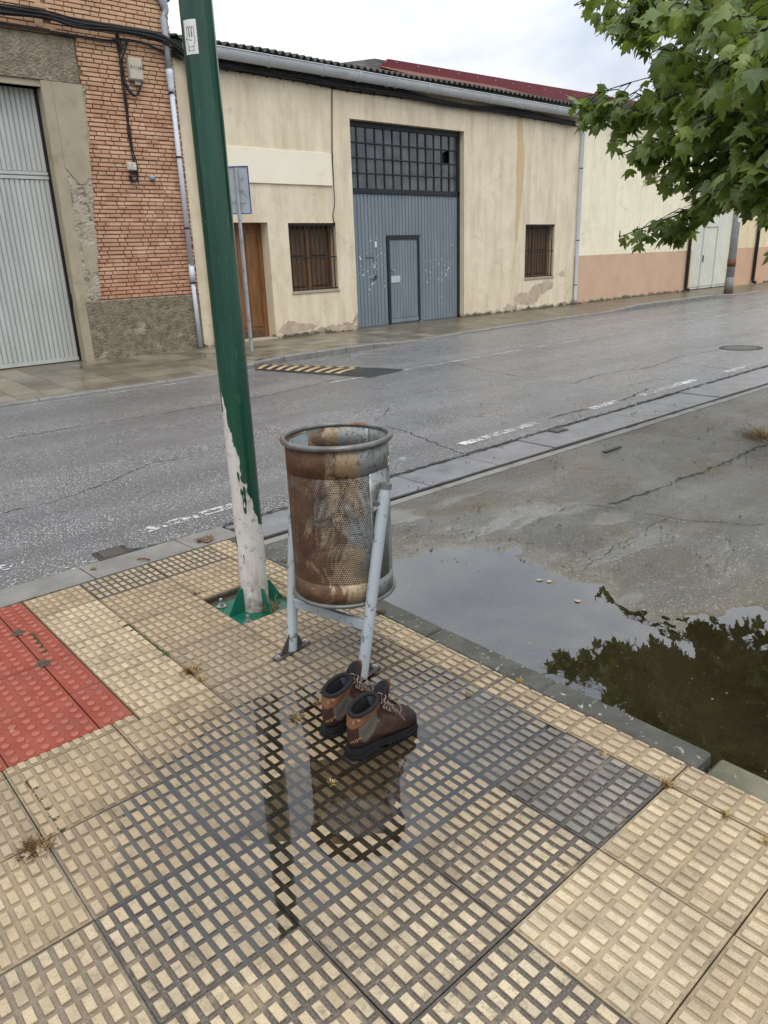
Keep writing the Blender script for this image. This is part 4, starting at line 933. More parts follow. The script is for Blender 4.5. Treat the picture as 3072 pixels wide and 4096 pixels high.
sl = MB(); sl.prism([(0.004, 0.03), (0.02, 0.0), (0.12, 0.0), (0.136, 0.03)], 0, 1); SL2 = sl.mesh('rib', MT['whitegate'])
x = 27.02
while x < 30.25:
    newobj('rib', SL2, wg, (x-29, 0.17, 0.12), (0, 0, 0), (1, 1, 3.0)); newobj('rib', SL2, wg, (x-29, 0.17, 3.22), (0, 0, 0), (1, 1, 1.9)); x += 0.14
b = MB(); b.bbox((28.05, YB+0.15, 0.05), (28.10, YB+0.2, 2.3), 0.004); b.bbox((29.15, YB+0.15, 0.05), (29.20, YB+0.2, 2.3), 0.004); b.bbox((28.1, YB+0.15, 2.25), (29.15, YB+0.2, 2.3), 0.004); b.v = [(p[0]-29, p[1]-YB, p[2]) for p in b.v]; b.build('wicket_frame', MT['doorgrey'], wg, loc=(0, 0, 0))
b = MB(); b.tube([(28.18, YB+0.14, 1.25), (28.18, YB+0.14, 1.0)], 0.02, 6); b.v = [(p[0]-29, p[1]-YB, p[2]) for p in b.v]; b.build('handle', MT['black'], wg, loc=(0, 0, 0))
b = MB(); b.bbox((26.76, YB-0.3, 6.2), (33.5, YB+6, 6.4), 0.02); b.build('roof', MT['fibro'], gw)
pipe(32.3, 6.0, MT['black'], gw, (29, YB), 0.065, (), True, True)
fw = thing('far_warehouse', 'last pale warehouse of the row, half hidden by plane leaves', 'building', (44, YB, 0))
wall_with_holes(33.505, 70, -0.1, 5.8, [(40, 43, -0.1, 4), (50, 53, -0.1, 4)], YB, 0.3, MT['pale'], fw)
b = MB(); b.bbox((33.51, YB-0.3, 5.8), (70, YB+6, 6.0), 0.02); b.build('roof', MT['fibro'], fw)
b = MB(); b.box((40, YB+0.2, 0), (43, YB+0.25, 4)); b.build('gate', MT['doorblue'], fw)
b = MB(); b.box((50, YB+0.2, 0), (53, YB+0.25, 4)); b.build('gate', MT['doorgrey'], fw)
# ---------------------------------------------------------------- green pole
PB = (0.972, 1.748)
def mat_pole():
    m, t, b, out = newmat('pole_paint'); P = pos(t); s = nd(t, 'SeparateXYZ', {0: P})
    side = nd(t, 'VectorMath', {0: P, 1: tuple(CR)}, operation='DOT_PRODUCT').outputs['Value']
    s0 = float(np.dot(np.array([PB[0], PB[1], 0.6]), CR))
    # bare band at the foot, reaching higher on one side where the paint peeled
    lim = nd(t, 'MapRange', {'Value': side, 'From Min': s0-0.07, 'From Max': s0+0.07, 'To Min': 1.08, 'To Max': 0.42}).outputs[0]
    n = mth(t, 'MULTIPLY', mth(t, 'SUBTRACT', noi(t, 9, 5, rough=0.6, stretch=(2.2, 2.2, 0.6)), 0.5), 0.75)
    bare = mth(t, 'SUBTRACT', 1.0, sstep(t, mth(t, 'ADD', mth(t, 'SUBTRACT', s.outputs[2], lim), n), -0.008, 0.008))
    drip = mth(t, 'GREATER_THAN', noi(t, 11, 3, stretch=(1.5, 1.5, 0.35)), 0.635)
    bare = mth(t, 'MULTIPLY', bare, mth(t, 'SUBTRACT', 1.0, drip))
    chips = mth(t, 'GREATER_THAN', noi(t, 38, 3), 0.745)
    bare = mth(t, 'MAXIMUM', bare, mth(t, 'MULTIPLY', chips, mth(t, 'GREATER_THAN', noi(t, 2.2, 2), 0.52)))
    g = ramp(t, noi(t, 3, 5, stretch=(3, 3, 0.5)), [(0.3, (0.004, 0.040, 0.024)), (0.7, (0.010, 0.070, 0.042))])
    w = ramp(t, noi(t, 7, 6, rough=0.65, stretch=(1.6, 1.6, 0.5)), [(0.32, (0.30, 0.28, 0.25)), (0.5, (0.52, 0.50, 0.47)), (0.75, (0.62, 0.60, 0.57))])
    w = mixc(t, ramp(t, noi(t, 24, 6, rough=0.7), [(0.56, 0), (0.66, 0.8)]), w, (0.16, 0.13, 0.10))
    w = mixc(t, mth(t, 'MULTIPLY', mth(t, 'SUBTRACT', 1.0, sstep(t, s.outputs[2], 0.02, 0.22)), ramp(t, noi(t, 16, 5), [(0.4, 0), (0.6, 0.8)])), w, (0.14, 0.10, 0.06))
    g = mixc(t, ramp(t, noi(t, 42, 5, stretch=(2, 2, 0.25)), [(0.60, 0), (0.68, 0.45)]), g, (0.06, 0.11, 0.085))
    setb(t, b, 'Base Color', mixc(t, bare, g, w)); setb(t, b, 'Roughness', mixc(t, bare, (0.17, 0.17, 0.17), (0.55, 0.55, 0.55)))
    bump(t, b, mth(t, 'MULTIPLY', bare, -1.0), 0.25, 0.0015); return m
MT['polepaint'] = mat_pole()
MT['green'] = M('green_plate', (0.012, 0.14, 0.085), (0.006, 0.07, 0.045), 7, 0.25, (0.10, 0.07, 0.04), 6, (0.66, 0.72))
po = thing('green_pole', 'tall dark green steel pole with peeling paint on a bolted base plate', 'pole', (PB[0], PB[1], -0.012))
b = MB(); n = 20
b.lathe([(0.069, -0.02), (0.069, 1.0), (0.0665, 3.2), (0.062, 6.4), (0.0, 6.41)], n, PB); autosmooth(b.build('shaft', MT['polepaint'], po), 12)
b = MB(); b.bbox((-0.165, -0.165, 0), (0.165, 0.165, 0.014), 0.003); pt = b.build('base_plate', MT['green'], po, loc=(0, 0, -0.014)); pt.rotation_euler = (0, 0, 0.0)
for k in range(4):
    a = k*math.pi/2; b = MB()
    c_, s_ = math.cos(a), math.sin(a)
    pr = [(0.066, 0.0), (0.155, 0.0), (0.155, 0.012), (0.09, 0.125), (0.066, 0.125)]
    v = [(r*c_-w*s_, r*s_+w*c_, z) for w in (-0.004, 0.004) for r, z in pr]
    b.add(v, [tuple(range(4, -1, -1)), tuple(range(5, 10))]+[(i, (i+1) % 5, 5+(i+1) % 5, 5+i) for i in range(5)]); b.build('gusset', MT['green'], po, loc=(0, 0, 0.002))
for sx, sy in ((-1, -1), (1, -1), (1, 1), (-1, 1)):
    x, y = sx*0.130, sy*0.130
    b = MB(); b.lathe([(0, 0.004), (0.024, 0.004), (0.024, 0.0)], 16, (x, y)); b.lathe([(0.014, 0.004), (0.014, 0.018), (0.0, 0.018)], 6, (x, y)); b.lathe([(0.0085, 0.0), (0.0085, 0.045), (0.0, 0.046)], 10, (x, y)); b.build('bolt', MT['bolt'], po, loc=(0, 0, 0.002))
b = MB(); p_ = gz(462, 16, 2.85); b.tube([(PB[0]+0.0, PB[1]+0.05, 2.84), tuple(np.array([PB[0], PB[1], 2.86])+CR*0.085+np.array([0, 0.05, 0]))], 0.008, 8); b.build('stub', MT['galv'], po)
# pit around the plate
b = MB(); b.quad((0.78, 1.58, -0.034), (1.15, 1.58, -0.034), (1.15, 2.02, -0.034), (0.78, 2.02, -0.034)); b.build('pit_floor', MT['bed'], pave)
# sticker: serrated white paper with a line drawing of a raised fist
zs_ = 2.50; ang0 = math.atan2(CAM[1]-PB[1], CAM[0]-PB[0])-0.52
def on_pole(u, v, r=0.0675): a = ang0+u/0.067; return (r*math.cos(a), r*math.sin(a), zs_+0.045+v)
def on_pole_w(u, v, r=0.0685): q = on_pole(u, v, r); return q
b = MB(); ol = []
hw, hh = 0.026, 0.060
for i in range(11): ol.append((-hw+2*hw*i/10, -hh-(0.004 if i % 2 else 0)))
nu, nv = 6, 16
b.grid([[on_pole_w(-hw+2*hw*i/nu, -hh+2*hh*j/nv) for i in range(nu+1)] for j in range(nv+1)])
for j in range(26):
    for sgn in (-1, 1):
        v0 = -hh+2*hh*j/26; b.add([on_pole_w(sgn*hw, v0), on_pole_w(sgn*hw, v0+2*hh/26), on_pole_w(sgn*(hw+0.0035), v0+hh/26)], [(0, 1, 2)])
stk = b.build('sticker', MT['paper'], po, loc=(0, 0, 0))
def stroke(pts, w=0.0016):
    b = MB(); b.tube([on_pole(-u, v, 0.0690) for u, v in pts], w/2, 5); return b
bb = MB()
for k in range(3):
    u0 = -0.016+k*0.0105; q = [(u0, 0.0), (u0-0.001, 0.030), (u0+0.003, 0.036), (u0+0.007, 0.034), (u0+0.009, 0.028), (u0+0.008, 0.0)]
    s_ = stroke([tuple(x_) for x_ in smooth_path([(a_, c_, 0) for a_, c_ in q], 3)][:] if False else q); bb.add(s_.v, s_.f)
for q in ([(-0.017, 0.002), (-0.019, -0.012), (-0.012, -0.026), (-0.010, -0.050)], [(0.017, 0.0), (0.019, -0.010), (0.012, -0.026), (0.011, -0.050)], [(-0.006, -0.012), (0.006, -0.010), (0.017, -0.004)], [(-0.010, -0.034), (0.010, -0.034), (0.012, -0.046), (-0.010, -0.048)]):
    s_ = stroke(q); bb.add(s_.v, s_.f)
bb.build('drawing', MT['ink'], stk, loc=(0, 0, 0))

# ---------------------------------------------------------------- litter bin
def mat_bin():
    m, t, b, out = newmat('bin_metal'); o = oco(t); s = nd(t, 'SeparateXYZ', {0: o})
    grey = ramp(t, noi(t, 4, 5, o), [(0.3, (0.17, 0.185, 0.18)), (0.7, (0.29, 0.31, 0.305))])
    ochre = ramp(t, noi(t, 8, 6, o, 0.65), [(0.3, (0.20, 0.125, 0.06)), (0.7, (0.36, 0.28, 0.175))])
    rust = ramp(t, noi(t, 16, 6, o, 0.7), [(0.3, (0.045, 0.024, 0.015)), (0.55, (0.115, 0.055, 0.028)), (0.8, (0.22, 0.11, 0.05))])
    # corrosion has eaten the kerb-side half most
    bias = nd(t, 'VectorMath', {0: o, 1: (-1.6, 1.5, 0.0)}, operation='DOT_PRODUCT').outputs['Value']
    n1 = mth(t, 'ADD', mth(t, 'ADD', noi(t, 7.5, 8, o, 0.68, 0.5, (1, 1, 0.5)), mth(t, 'MULTIPLY', bias, 0.55)), 0.21)
    n2 = mth(t, 'ADD', mth(t, 'ADD', noi(t, 10, 8, o, 0.72, 0.8, (1, 1, 0.6)), mth(t, 'MULTIPLY', bias, 0.42)), 0.17)
    c = mixc(t, ramp(t, n1, [(0.50, 0), (0.56, 1)]), grey, ochre)
    c = mixc(t, ramp(t, n2, [(0.58, 0), (0.64, 1)]), c, rust)
    c = mixc(t, ramp(t, noi(t, 55, 5, o, 0.7), [(0.52, 0), (0.64, 0.75)]), c, (0.06, 0.034, 0.02))
    c = mixc(t, ramp(t, noi(t, 7, 4, o), [(0.56, 0), (0.64, 0.65)]), c, (0.12, 0.125, 0.095))
    c = mixc(t, ramp(t, noi(t, 11, 5, o), [(0.66, 0), (0.74, 0.7)]), c, (0.44, 0.42, 0.38))
    setb(t, b, 'Base Color', c); setb(t, b, 'Roughness', ramp(t, n2, [(0.5, 0.38), (0.65, 0.75)])); setb(t, b, 'Metallic', ramp(t, n1, [(0.48, 0.35), (0.6, 0.05)]))
    bump(t, b, noi(t, 70, 4, o), 0.25, 0.002); return m
MT['bin'] = mat_bin()
MT['binrim'] = M('bin_rim', (0.19, 0.195, 0.19), (0.09, 0.092, 0.088), 12, 0.35, (0.17, 0.075, 0.04), 9, (0.52, 0.62), metal=0.4, local=True)
MT['binleg'] = M('bin_leg', (0.42, 0.47, 0.50), (0.35, 0.395, 0.42), 6, 0.4, (0.17, 0.19, 0.20), 19, (0.57, 0.61), metal=0.2, local=True)
MT['footplate'] = M('foot_plate', (0.11, 0.095, 0.085), (0.05, 0.045, 0.04), 18, 0.4, (0.13, 0.07, 0.04), 10, (0.55, 0.65), metal=0.3, local=True)
LB = (0.865, 1.015, lift(0.865, 1.015)+0.001)
bn = thing('litter_bin', 'rusty perforated steel litter bin hung between two grey legs', 'litter bin', LB, rotz=math.radians(12))
RB, BX = 0.213, 0.158; ZB0, ZB1 = 0.315, 0.985
def cyl_strip(b, a0, a1, z0, z1, r, n=40):
    b.grid([[(BX+r*math.cos(a0+(a1-a0)*i/n), r*math.sin(a0+(a1-a0)*i/n), z) for i in range(n+1)] for z in (z0, z1)])
b = MB(); PZ0, PZ1 = 0.405, 0.865
NC = 130; pch = 2*math.pi*RB/NC; rowh = pch*math.sqrt(3)/2; NR = int((PZ1-PZ0)/rowh); hr = 0.0034
gapc = lambda a: min(abs((a-q+math.pi) % (2*math.pi)-math.pi) for q in (math.pi/2, -math.pi/2))
for j in range(NR+1):
    z = PZ0+j*rowh
    for i in range(NC):
        a = 2*math.pi*(i+(0.5 if j % 2 else 0))/NC
        if gapc(a) < 0.225: continue
        outr = [(pch/math.sqrt(3)*math.cos(math.radians(30+60*k)), pch/math.sqrt(3)*math.sin(math.radians(30+60*k))) for k in range(6)]
        inn = [(hr*math.cos(math.radians(30*k)), hr*math.sin(math.radians(30*k))) for k in range(12)]
        v = [(BX+RB*math.cos(a+u/RB), RB*math.sin(a+u/RB), z+w) for u, w in outr+inn]
        f = []
        for k in range(6):
            k2 = (k+1) % 6; i0, i1, i2 = 6+(2*k+1) % 12, 6+(2*k+2) % 12, 6+(2*k+3) % 12
            f += [(k, i1, i0), (k, k2, i1), (k2, i2, i1)]
        b.add(v, f)
MT['bin_in'] = M('bin_inside_shade', (0.045, 0.030, 0.020), (0.020, 0.014, 0.010), 10, 0.8, local=True)  # inner faces and floor coloured darker to paint in the drum's inside shade
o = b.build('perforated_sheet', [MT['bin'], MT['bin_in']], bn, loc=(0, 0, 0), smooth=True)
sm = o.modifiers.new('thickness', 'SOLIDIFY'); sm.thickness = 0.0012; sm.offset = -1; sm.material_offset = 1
b = MB(); cyl_strip(b, 0, 2*math.pi, PZ1-0.004, ZB1, RB+0.0008, 80); cyl_strip(b, 0, 2*math.pi, ZB0, PZ0+0.002, RB+0.0008, 80)
for q in (math.pi/2, -math.pi/2): cyl_strip(b, q-0.265, q+0.265, PZ0-0.002, PZ1+0.002, RB+0.001, 14)
o = b.build('solid_bands', MT['bin'], bn, loc=(0, 0, 0), smooth=True); sm = o.modifiers.new('thickness', 'SOLIDIFY'); sm.thickness = 0.0016; sm.offset = -1
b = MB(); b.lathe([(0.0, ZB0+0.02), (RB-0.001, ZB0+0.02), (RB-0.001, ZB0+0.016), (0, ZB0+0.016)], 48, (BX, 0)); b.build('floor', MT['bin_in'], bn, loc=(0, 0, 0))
def torus(R, r, z, n=64, k=10, zs=1.0):
    b = MB(); b.lathe([(R+r*math.cos(2*math.pi*i/k), z+zs*r*math.sin(2*math.pi*i/k)) for i in range(k)], n, (BX, 0), True); return b
torus(RB+0.008, 0.0125, ZB1).build('rim', MT['binrim'], bn, loc=(0, 0, 0), smooth=True)
torus(RB+0.004, 0.0095, ZB0).build('bottom_rim', MT['binrim'], bn, loc=(0, 0, 0), smooth=True)
# inner flap by the seam
b = MB(); b.grid([[(BX+(RB-0.006)*math.cos(a), (RB-0.006)*math.sin(a), z) for a in np.linspace(1.35, 2.0, 8)] for z in (0.84, 0.965)]); b.build('inner_flap', MT['binleg'], bn, loc=(0, 0, 0), smooth=True)
LEAN = 0.155/0.82
for sgn in (-1, 1):
    y = sgn*0.246; y0 = sgn*0.203
    b = MB(); b.tube([(0, y0, 0.0), (LEAN*0.815, y, 0.815)], 0.0245, 16, False); lg = b.build('leg', MT['binleg'], bn, loc=(0, 0, 0), smooth=True)
    b = MB(); b.tube([(LEAN*0.80, y, 0.80), (LEAN*0.822, y, 0.822), (LEAN*0.824, y, 0.824)], [0.0262, 0.0262, 0.020], 16); b.build('cap', MT['binrim'], lg, loc=(0, 0, 0), smooth=False)
    b = MB(); y = y0; b.bbox((-0.105, y-0.024, 0.0), (0.105, y+0.024, 0.007), 0.0015); fp = b.build('foot_plate', MT['footplate'], bn, loc=(0, 0, 0))
    for sx in (-1, 1):
        b = MB(); pr = [(0.0, 0.007), (sx*0.072, 0.007), (sx*0.072, 0.012), (sx*0.022+0.012, 0.085), (0.014, 0.085)]
        if sx < 0: pr = pr[::-1]
        b.prismy(pr, y-0.003, y+0.003); b.build('gusset', MT['footplate'], fp, loc=(0, 0, 0))
        b = MB(); b.lathe([(0.012, 0.007), (0.012, 0.009), (0.0, 0.009)], 14, (sx*0.088, y)); b.lathe([(0.0075, 0.009), (0.0075, 0.015), (0.0, 0.0155)], 6, (sx*0.088, y)); b.build('bolt', MT['bolt'], fp, loc=(0, 0, 0))
    zz = 0.725; xx = LEAN*zz; y = sgn*0.246
    b = MB(); b.bbox((xx-0.022, min(y, sgn*0.211), zz-0.028), (xx+0.022, max(y-sgn*0.02, sgn*0.211), zz+0.028), 0.003); b.build('hanger', MT['binrim'], bn, loc=(0, 0, 0))
    b = MB(); b.tube([(xx-0.045, sgn*0.224, zz), (xx+0.045, sgn*0.224, zz)], 0.009, 8); b.build('hinge_pin', MT['bolt'], bn, loc=(0, 0, 0))
xx = LEAN*0.225; b = MB(); b.bbox((xx-0.011, -0.205, 0.203), (xx+0.011, 0.205, 0.247), 0.002); b.build('crossbar', MT['binleg'], bn, loc=(0, 0, 0))
# maker's label near the rim: white with a red emblem and small print
def lab(a0, a1, z0, z1, r, name, mat, par):
    b = MB(); b.grid([[(BX+r*math.cos(a0+(a1-a0)*i/6), r*math.sin(a0+(a1-a0)*i/6), z) for i in range(7)] for z in (z0, z1)]); return b.build(name, mat, par, loc=(0, 0, 0), smooth=True)
MT['labred'] = M('label_red', (0.45, 0.04, 0.04), (0.38, 0.03, 0.03), 30, 0.5)
L0 = -math.pi/2+0.36
lb = lab(L0, L0+0.40, 0.868, 0.905, RB+0.0022, 'label', MT['paper'], bn)
lab(L0+0.03, L0+0.09, 0.878, 0.898, RB+0.003, 'emblem', MT['labred'], lb)
for i, (a_, w_) in enumerate(((0.12, 0.2), (0.12, 0.24), (0.12, 0.12))): lab(L0+a_, L0+a_+w_, 0.895-i*0.009, 0.898-i*0.009, RB+0.003, 'print', MT['ink'], lb)

# ---------------------------------------------------------------- boots
MT['leather'] = M('brown_leather', (0.050, 0.020, 0.014), (0.022, 0.009, 0.007), 30, 0.68, (0.12, 0.062, 0.045), 22, (0.62, 0.72), 0.4, 260, 0.002, local=True)
MT['toe'] = M('toe_leather', (0.026, 0.012, 0.010), (0.013, 0.006, 0.005), 30, 0.55, bmp=0.3, bs=260, bd=0.002, local=True)
MT['tan'] = M('tan_leather', (0.20, 0.088, 0.042), (0.12, 0.052, 0.026), 26, 0.5, (0.50, 0.34, 0.26), 34, (0.60, 0.68), 0.3, 240, 0.002, local=True)
MT['mesh'] = M('grey_mesh', (0.115, 0.104, 0.084), (0.07, 0.064, 0.052), 40, 0.7, (0.05, 0.04, 0.03), 80, (0.66, 0.70), 0.5, 420, 0.002, local=True)
MT['brownpanel'] = M('brown_suede', (0.062, 0.034, 0.021), (0.030, 0.017, 0.011), 30, 0.75, bmp=0.3, bs=260, bd=0.002, local=True)
MT['lining'] = M('black_lining', (0.012, 0.012, 0.013), (0.007, 0.007, 0.008), 50, 0.85, bmp=0.4, bs=300, bd=0.002, local=True)
MT['insole'] = M('grey_felt', (0.075, 0.085, 0.11), (0.05, 0.056, 0.075), 60, 0.9, bmp=0.3, bs=300, local=True)
MT['rubber'] = M('black_rubber', (0.016, 0.016, 0.017), (0.010, 0.010, 0.011), 30, 0.38, local=True)
def mat_lace():
    m, t, b, out = newmat('lace'); o = oco(t)
    c = nd(t, 'TexChecker', {'Vector': o, 'Scale': 260.0, 'Color1': (0.30, 0.235, 0.18, 1), 'Color2': (0.06, 0.025, 0.02, 1)})
    setb(t, b, 'Base Color', c.outputs['Color']); setb(t, b, 'Roughness', 0.8); return m
MT['lace'] = mat_lace(); MT['thread'] = M('gold_thread', (0.50, 0.30, 0.12), (0.4, 0.22, 0.08), 60, 0.6)
RING = np.array([  # t, Tx, Tz, Bx, Bz, w
    [0.00, .302, .045, .302, .036, .004], [0.04, .300, .058, .301, .030, .022], [0.10, .292, .074, .294, .027, .036], [0.18, .276, .086, .280, .026, .045],
    [0.27, .250, .094, .254, .026, .050], [0.36, .222, .101, .222, .026, .050], [0.45, .196, .115, .180, .027, .046], [0.53, .177, .134, .130, .028, .041],
    [0.60, .165, .150, .075, .029, .038], [0.67, .157, .164, .032, .030, .037], [0.73, .151, .174, .008, .042, .037], [0.79, .147, .183, .002, .075, .038], [0.85, .144, .190, .004, .108, .039],
    [0.91, .140, .196, .010, .136, .041], [0.96, .137, .200, .014, .156, .043], [1.00, .135, .203, .016, .168, .044]])
def ringp(t):
    q = [np.interp(t, RING[:, 0], RING[:, k]) for k in range(1, 6)]; return q
def bootS(t, th, off=0.0, sc=1.0):
    tx, tz, bx, bz, w = ringp(t); mx, mz = (tx+bx)/2, (tz+bz)/2; hx, hz = (tx-bx)/2, (tz-bz)/2
    e = 0.86 if t > 0.7 else 0.74
    c, s = math.cos(th), math.sin(th); c2 = math.copysign(abs(c)**e, c); s2 = math.copysign(abs(s)**e, s)
    wr = mnoise.fractal(Vector((t*9.0, c*2.2, s*2.2+3)), 0.9, 2.0, 4); off += 0.0032*wr*(1 if off >= -0.001 else 0)
    L = math.hypot(hx, hz); k = sc*(1+off/max(L, 0.01)) if L else sc
    return (mx+hx*c2*k, (w*sc+off)*s2, mz+hz*c2*k)
def panel(t0, t1, a0, a1, off, nt=18, na=20, warp=None, sides=(1, -1)):
    b = MB()
    for sgn in sides:
        g = []
        for i in range(nt+1):
            row = []
            for j in range(na+1):
                u, v = i/nt, j/na; t = t0+(t1-t0)*u; a = math.radians(a0+(a1-a0)*v)
                if warp: t, a = warp(u, v, t, a)
                edge = 0 if (i in (0, nt) or (j in (0, na) and not (a1 == 180 and j == na))) else 1
                row.append(bootS(t, sgn*a, off if edge else 0.0002))
            g.append(row)
        b.grid(g)
    return b
def outline(grow=0.0):
    xs = [-0.004, 0.004, 0.02, 0.05, 0.09, 0.13, 0.17, 0.21, 0.245, 0.275, 0.297, 0.309]; ws = [0.014, 0.026, 0.0355, 0.0385, 0.0375, 0.0375, 0.042, 0.0485, 0.0505, 0.046, 0.033, 0.014]
    r = [(x+(grow if x > 0.15 else -grow), w+grow) for x, w in zip(xs, ws)]; l = [(x, -w) for x, w in reversed(r)]
    return r[::-1]+l[::-1]
def make_boot(name, label, loc, rot, mirror):
    bt = thing(name, label, 'boot', loc, 'pair of abandoned hiking boots', rotz=rot)
    if mirror: bt.scale = (1, -1, 1)
    L0_ = (0, 0, 0)
    # sole: lugs, outsole, midsole with a groove line
    b = MB(); ou = outline()
    b.prism(ou, 0.007, 0.018); so = b.build('sole', MT['rubber'], bt, loc=L0_)
    b = MB(); b.prism(outline(-0.0025), 0.018, 0.0215); b.prism(outline(0.0005), 0.0215, 0.030); b.build('midsole', MT['rubber'], so, loc=L0_)
    b = MB(); b.prism([(x, y*0.97) for x, y in ou if x < 0.135]+[], 0.0295, 0.038); b.build('heel_wrap', MT['rubber'], so, loc=L0_)
    b = MB()
    for k in range(len(ou)):
        for q in (0.2, 0.7):
            x = ou[k][0]*(1-q)+ou[(k+1) % len(ou)][0]*q; y = ou[k][1]*(1-q)+ou[(k+1) % len(ou)][1]*q
            if 0.105 < x < 0.14: continue
            b.box((x*0.97+0.003-0.008, y*0.86-0.008, 0.0), (x*0.97+0.003+0.008, y*0.86+0.008, 0.0075))
    b.build('lugs', MT['rubber'], so, loc=L0_)['kind'] = 'stuff'
    # upper
    b = MB(); nt, na = 70, 48
    b.grid([[bootS(i/nt, 2*math.pi*j/na) for j in range(na+1)] for i in range(nt+1)]); b.build('upper', MT['leather'], bt, loc=L0_, smooth=True)
    b = panel(0.0, 0.34, 0, 150, 0.0016, 14, 16); b.build('toe_cap', MT['toe'], bt, loc=L0_, smooth=True)
    def wp(u, v, t, a): return t-0.05*(v)*(1-u), a
    b = panel(0.87, 0.995, 42, 180, 0.0024, 10, 26, lambda u, v, t, a: (t-(0.055*max(0, 0.45-v)/0.45)*(1-u)+(0.02*max(0, v-0.75))*(1-u), a)); b.build('ankle_panel', MT['tan'], bt, loc=L0_, smooth=True)
    for sd_ in (1, -1):
        b = panel(0.66, 0.865, 62, 132, 0.0018, 12, 16, lambda u, v, t, a: (t+0.0*u, a+math.radians(14)*(1-u)*(1-v)-math.radians(10)*(1-u)*v), (sd_,)); b.build('mesh_panel', MT['mesh'], bt, loc=L0_, smooth=True)
        b = panel(0.40, 0.655, 58, 112, 0.0018, 12, 14, None, (sd_,)); b.build('side_panel', MT['brownpanel'], bt, loc=L0_, smooth=True)
    # padded collar and lining
    b = MB(); pts = [bootS(0.998, 2*math.pi*j/40, -0.004) for j in range(41)]; b.tube(pts, 0.0085, 8, False); b.build('collar', MT['lining'], bt, loc=L0_, smooth=True)
    b = MB(); b.grid([[bootS(t, 2*math.pi*j/na, -0.010) for j in range(na+1)] for t in np.linspace(0.99, 0.56, 14)]); li = b.build('lining', MT['lining'], bt, loc=L0_, smooth=True)
    b = MB(); b.grid([[bootS(t, math.radians(a), -0.0125) for a in np.linspace(-62, 50, 18)] for t in np.linspace(0.96, 0.66, 8)]); b.build('felt', MT['insole'], li, loc=L0_, smooth=True)
    b = MB(); b.grid([[(x, y*0.032, 0.045+0.01*abs(y)) for y in (-1, 0, 1)] for x in np.linspace(0.03, 0.20, 6)]); b.build('insole', MT['lining'], li, loc=L0_, smooth=True)
    # tongue standing up in front of the opening
    def tong(u, v, o_):
        s = u; x = 0.150+0.012*math.sin(s*1.6)+0.022*s*s+o_; z = 0.160+0.088*s-0.008*s*s
        w = 0.033*(1-0.30*max(0, s-0.55)/0.45)*(1 if s < 0.93 else 0.8); y = v*w
        return (x-0.012*(v*v)-0.0, y, z-0.006*v*v*s)
    b = MB(); b.grid([[tong(i/12, -1+2*j/8, 0.0) for j in range(9)] for i in range(13)]); o = b.build('tongue', MT['lining'], bt, loc=L0_, smooth=True)
    sm = o.modifiers.new('thickness', 'SOLIDIFY'); sm.thickness = 0.010; sm.offset = -1
    b = MB(); b.grid([[tong(i/12, (-1+2*j/8)*0.9, 0.0125) for j in range(9)] for i in range(13)]); o = b.build('tongue_cover', MT['tan'], o, loc=L0_, smooth=True)
    # laces through hooks
    hooks = [(0.46, 34), (0.53, 36), (0.60, 38), (0.68, 40), (0.76, 40), (0.84, 40)]
    for t, a in hooks:
        for sgn in (1, -1):
            p = bootS(t, math.radians(a)*sgn, 0.003); b = MB(); b.tube([bootS(t, math.radians(a)*sgn, 0.0), p, bootS(t, math.radians(a-4)*sgn, 0.007)], 0.0035, 6); b.build('hook', MT['footplate'], bt, loc=L0_, smooth=True)
    b = MB(); path = []
    for k, (t, a) in enumerate(hooks):
        s1 = 1 if k % 2 else -1
        path += [bootS(t, math.radians(a)*s1, 0.006), bootS(t+0.02, 0.0, 0.014), bootS(t, -math.radians(a)*s1, 0.006), bootS(t+0.035, -math.radians(a+5)*s1, 0.008)]
    b.tube(smooth_path(path, 4), 0.0030, 6)
    for k in range(4):
        t = 0.56+0.07*k; b.tube(smooth_path([bootS(t, math.radians(42), 0.007), bootS(t-0.02, 0.25, 0.016), bootS(t-0.05, -0.2, 0.015), bootS(t-0.06, -math.radians(44), 0.008)], 4), 0.0030, 6)
    # bow loops and a loose end
    b.tube(smooth_path([bootS(0.80, 0.1, 0.014), (0.185, -0.030, 0.175), (0.205, -0.052, 0.140), (0.192, -0.050, 0.120), (0.176, -0.030, 0.150), bootS(0.78, 0, 0.014)], 5), 0.0030, 6)
    b.tube(smooth_path([bootS(0.86, 0.2, 0.010), (0.150, -0.035, 0.205), (0.128, -0.052, 0.200), (0.165, -0.055, 0.165), (0.200, -0.056, 0.110), (0.215, -0.058, 0.085)], 5), 0.0030, 6)
    b.tube(smooth_path([bootS(0.80, -0.1, 0.014), (0.190, 0.030, 0.165), (0.215, 0.056, 0.120), (0.230, 0.072, 0.085), (0.235, 0.076, 0.060)], 5), 0.0030, 6)
    b.build('lace', MT['lace'], bt, loc=L0_, smooth=True)
    # stitched word round the heel
    for k, ch in enumerate('ITON'):
        th = math.radians(180-(14+k*13)) if not mirror else math.radians(180-(14+(3-k)*13))
        sgn = -1
        t = 0.775
        p = Vector(bootS(t, th*sgn, 0.0035)); q = Vector(bootS(t, (th-0.05)*sgn, 0.0035)); up = Vector(bootS(t+0.03, th*sgn, 0.0035))-p
        xd = (q-p).normalized(); yd = (up-xd*up.dot(xd)).normalized(); zd = xd.cross(yd)
        mtx = Matrix(((xd.x, yd.x, zd.x, p.x), (xd.y, yd.y, zd.y, p.y), (xd.z, yd.z, zd.z, p.z), (0, 0, 0, 1)))
        if mirror: mtx = mtx @ Matrix.Diagonal((-1, 1, 1, 1))
        text_mesh('letter', ch, 0.0155, MT['thread'], bt, mtx, 0.0006)
    return bt
BZ = lift(0.6, 0.5)+0.0008
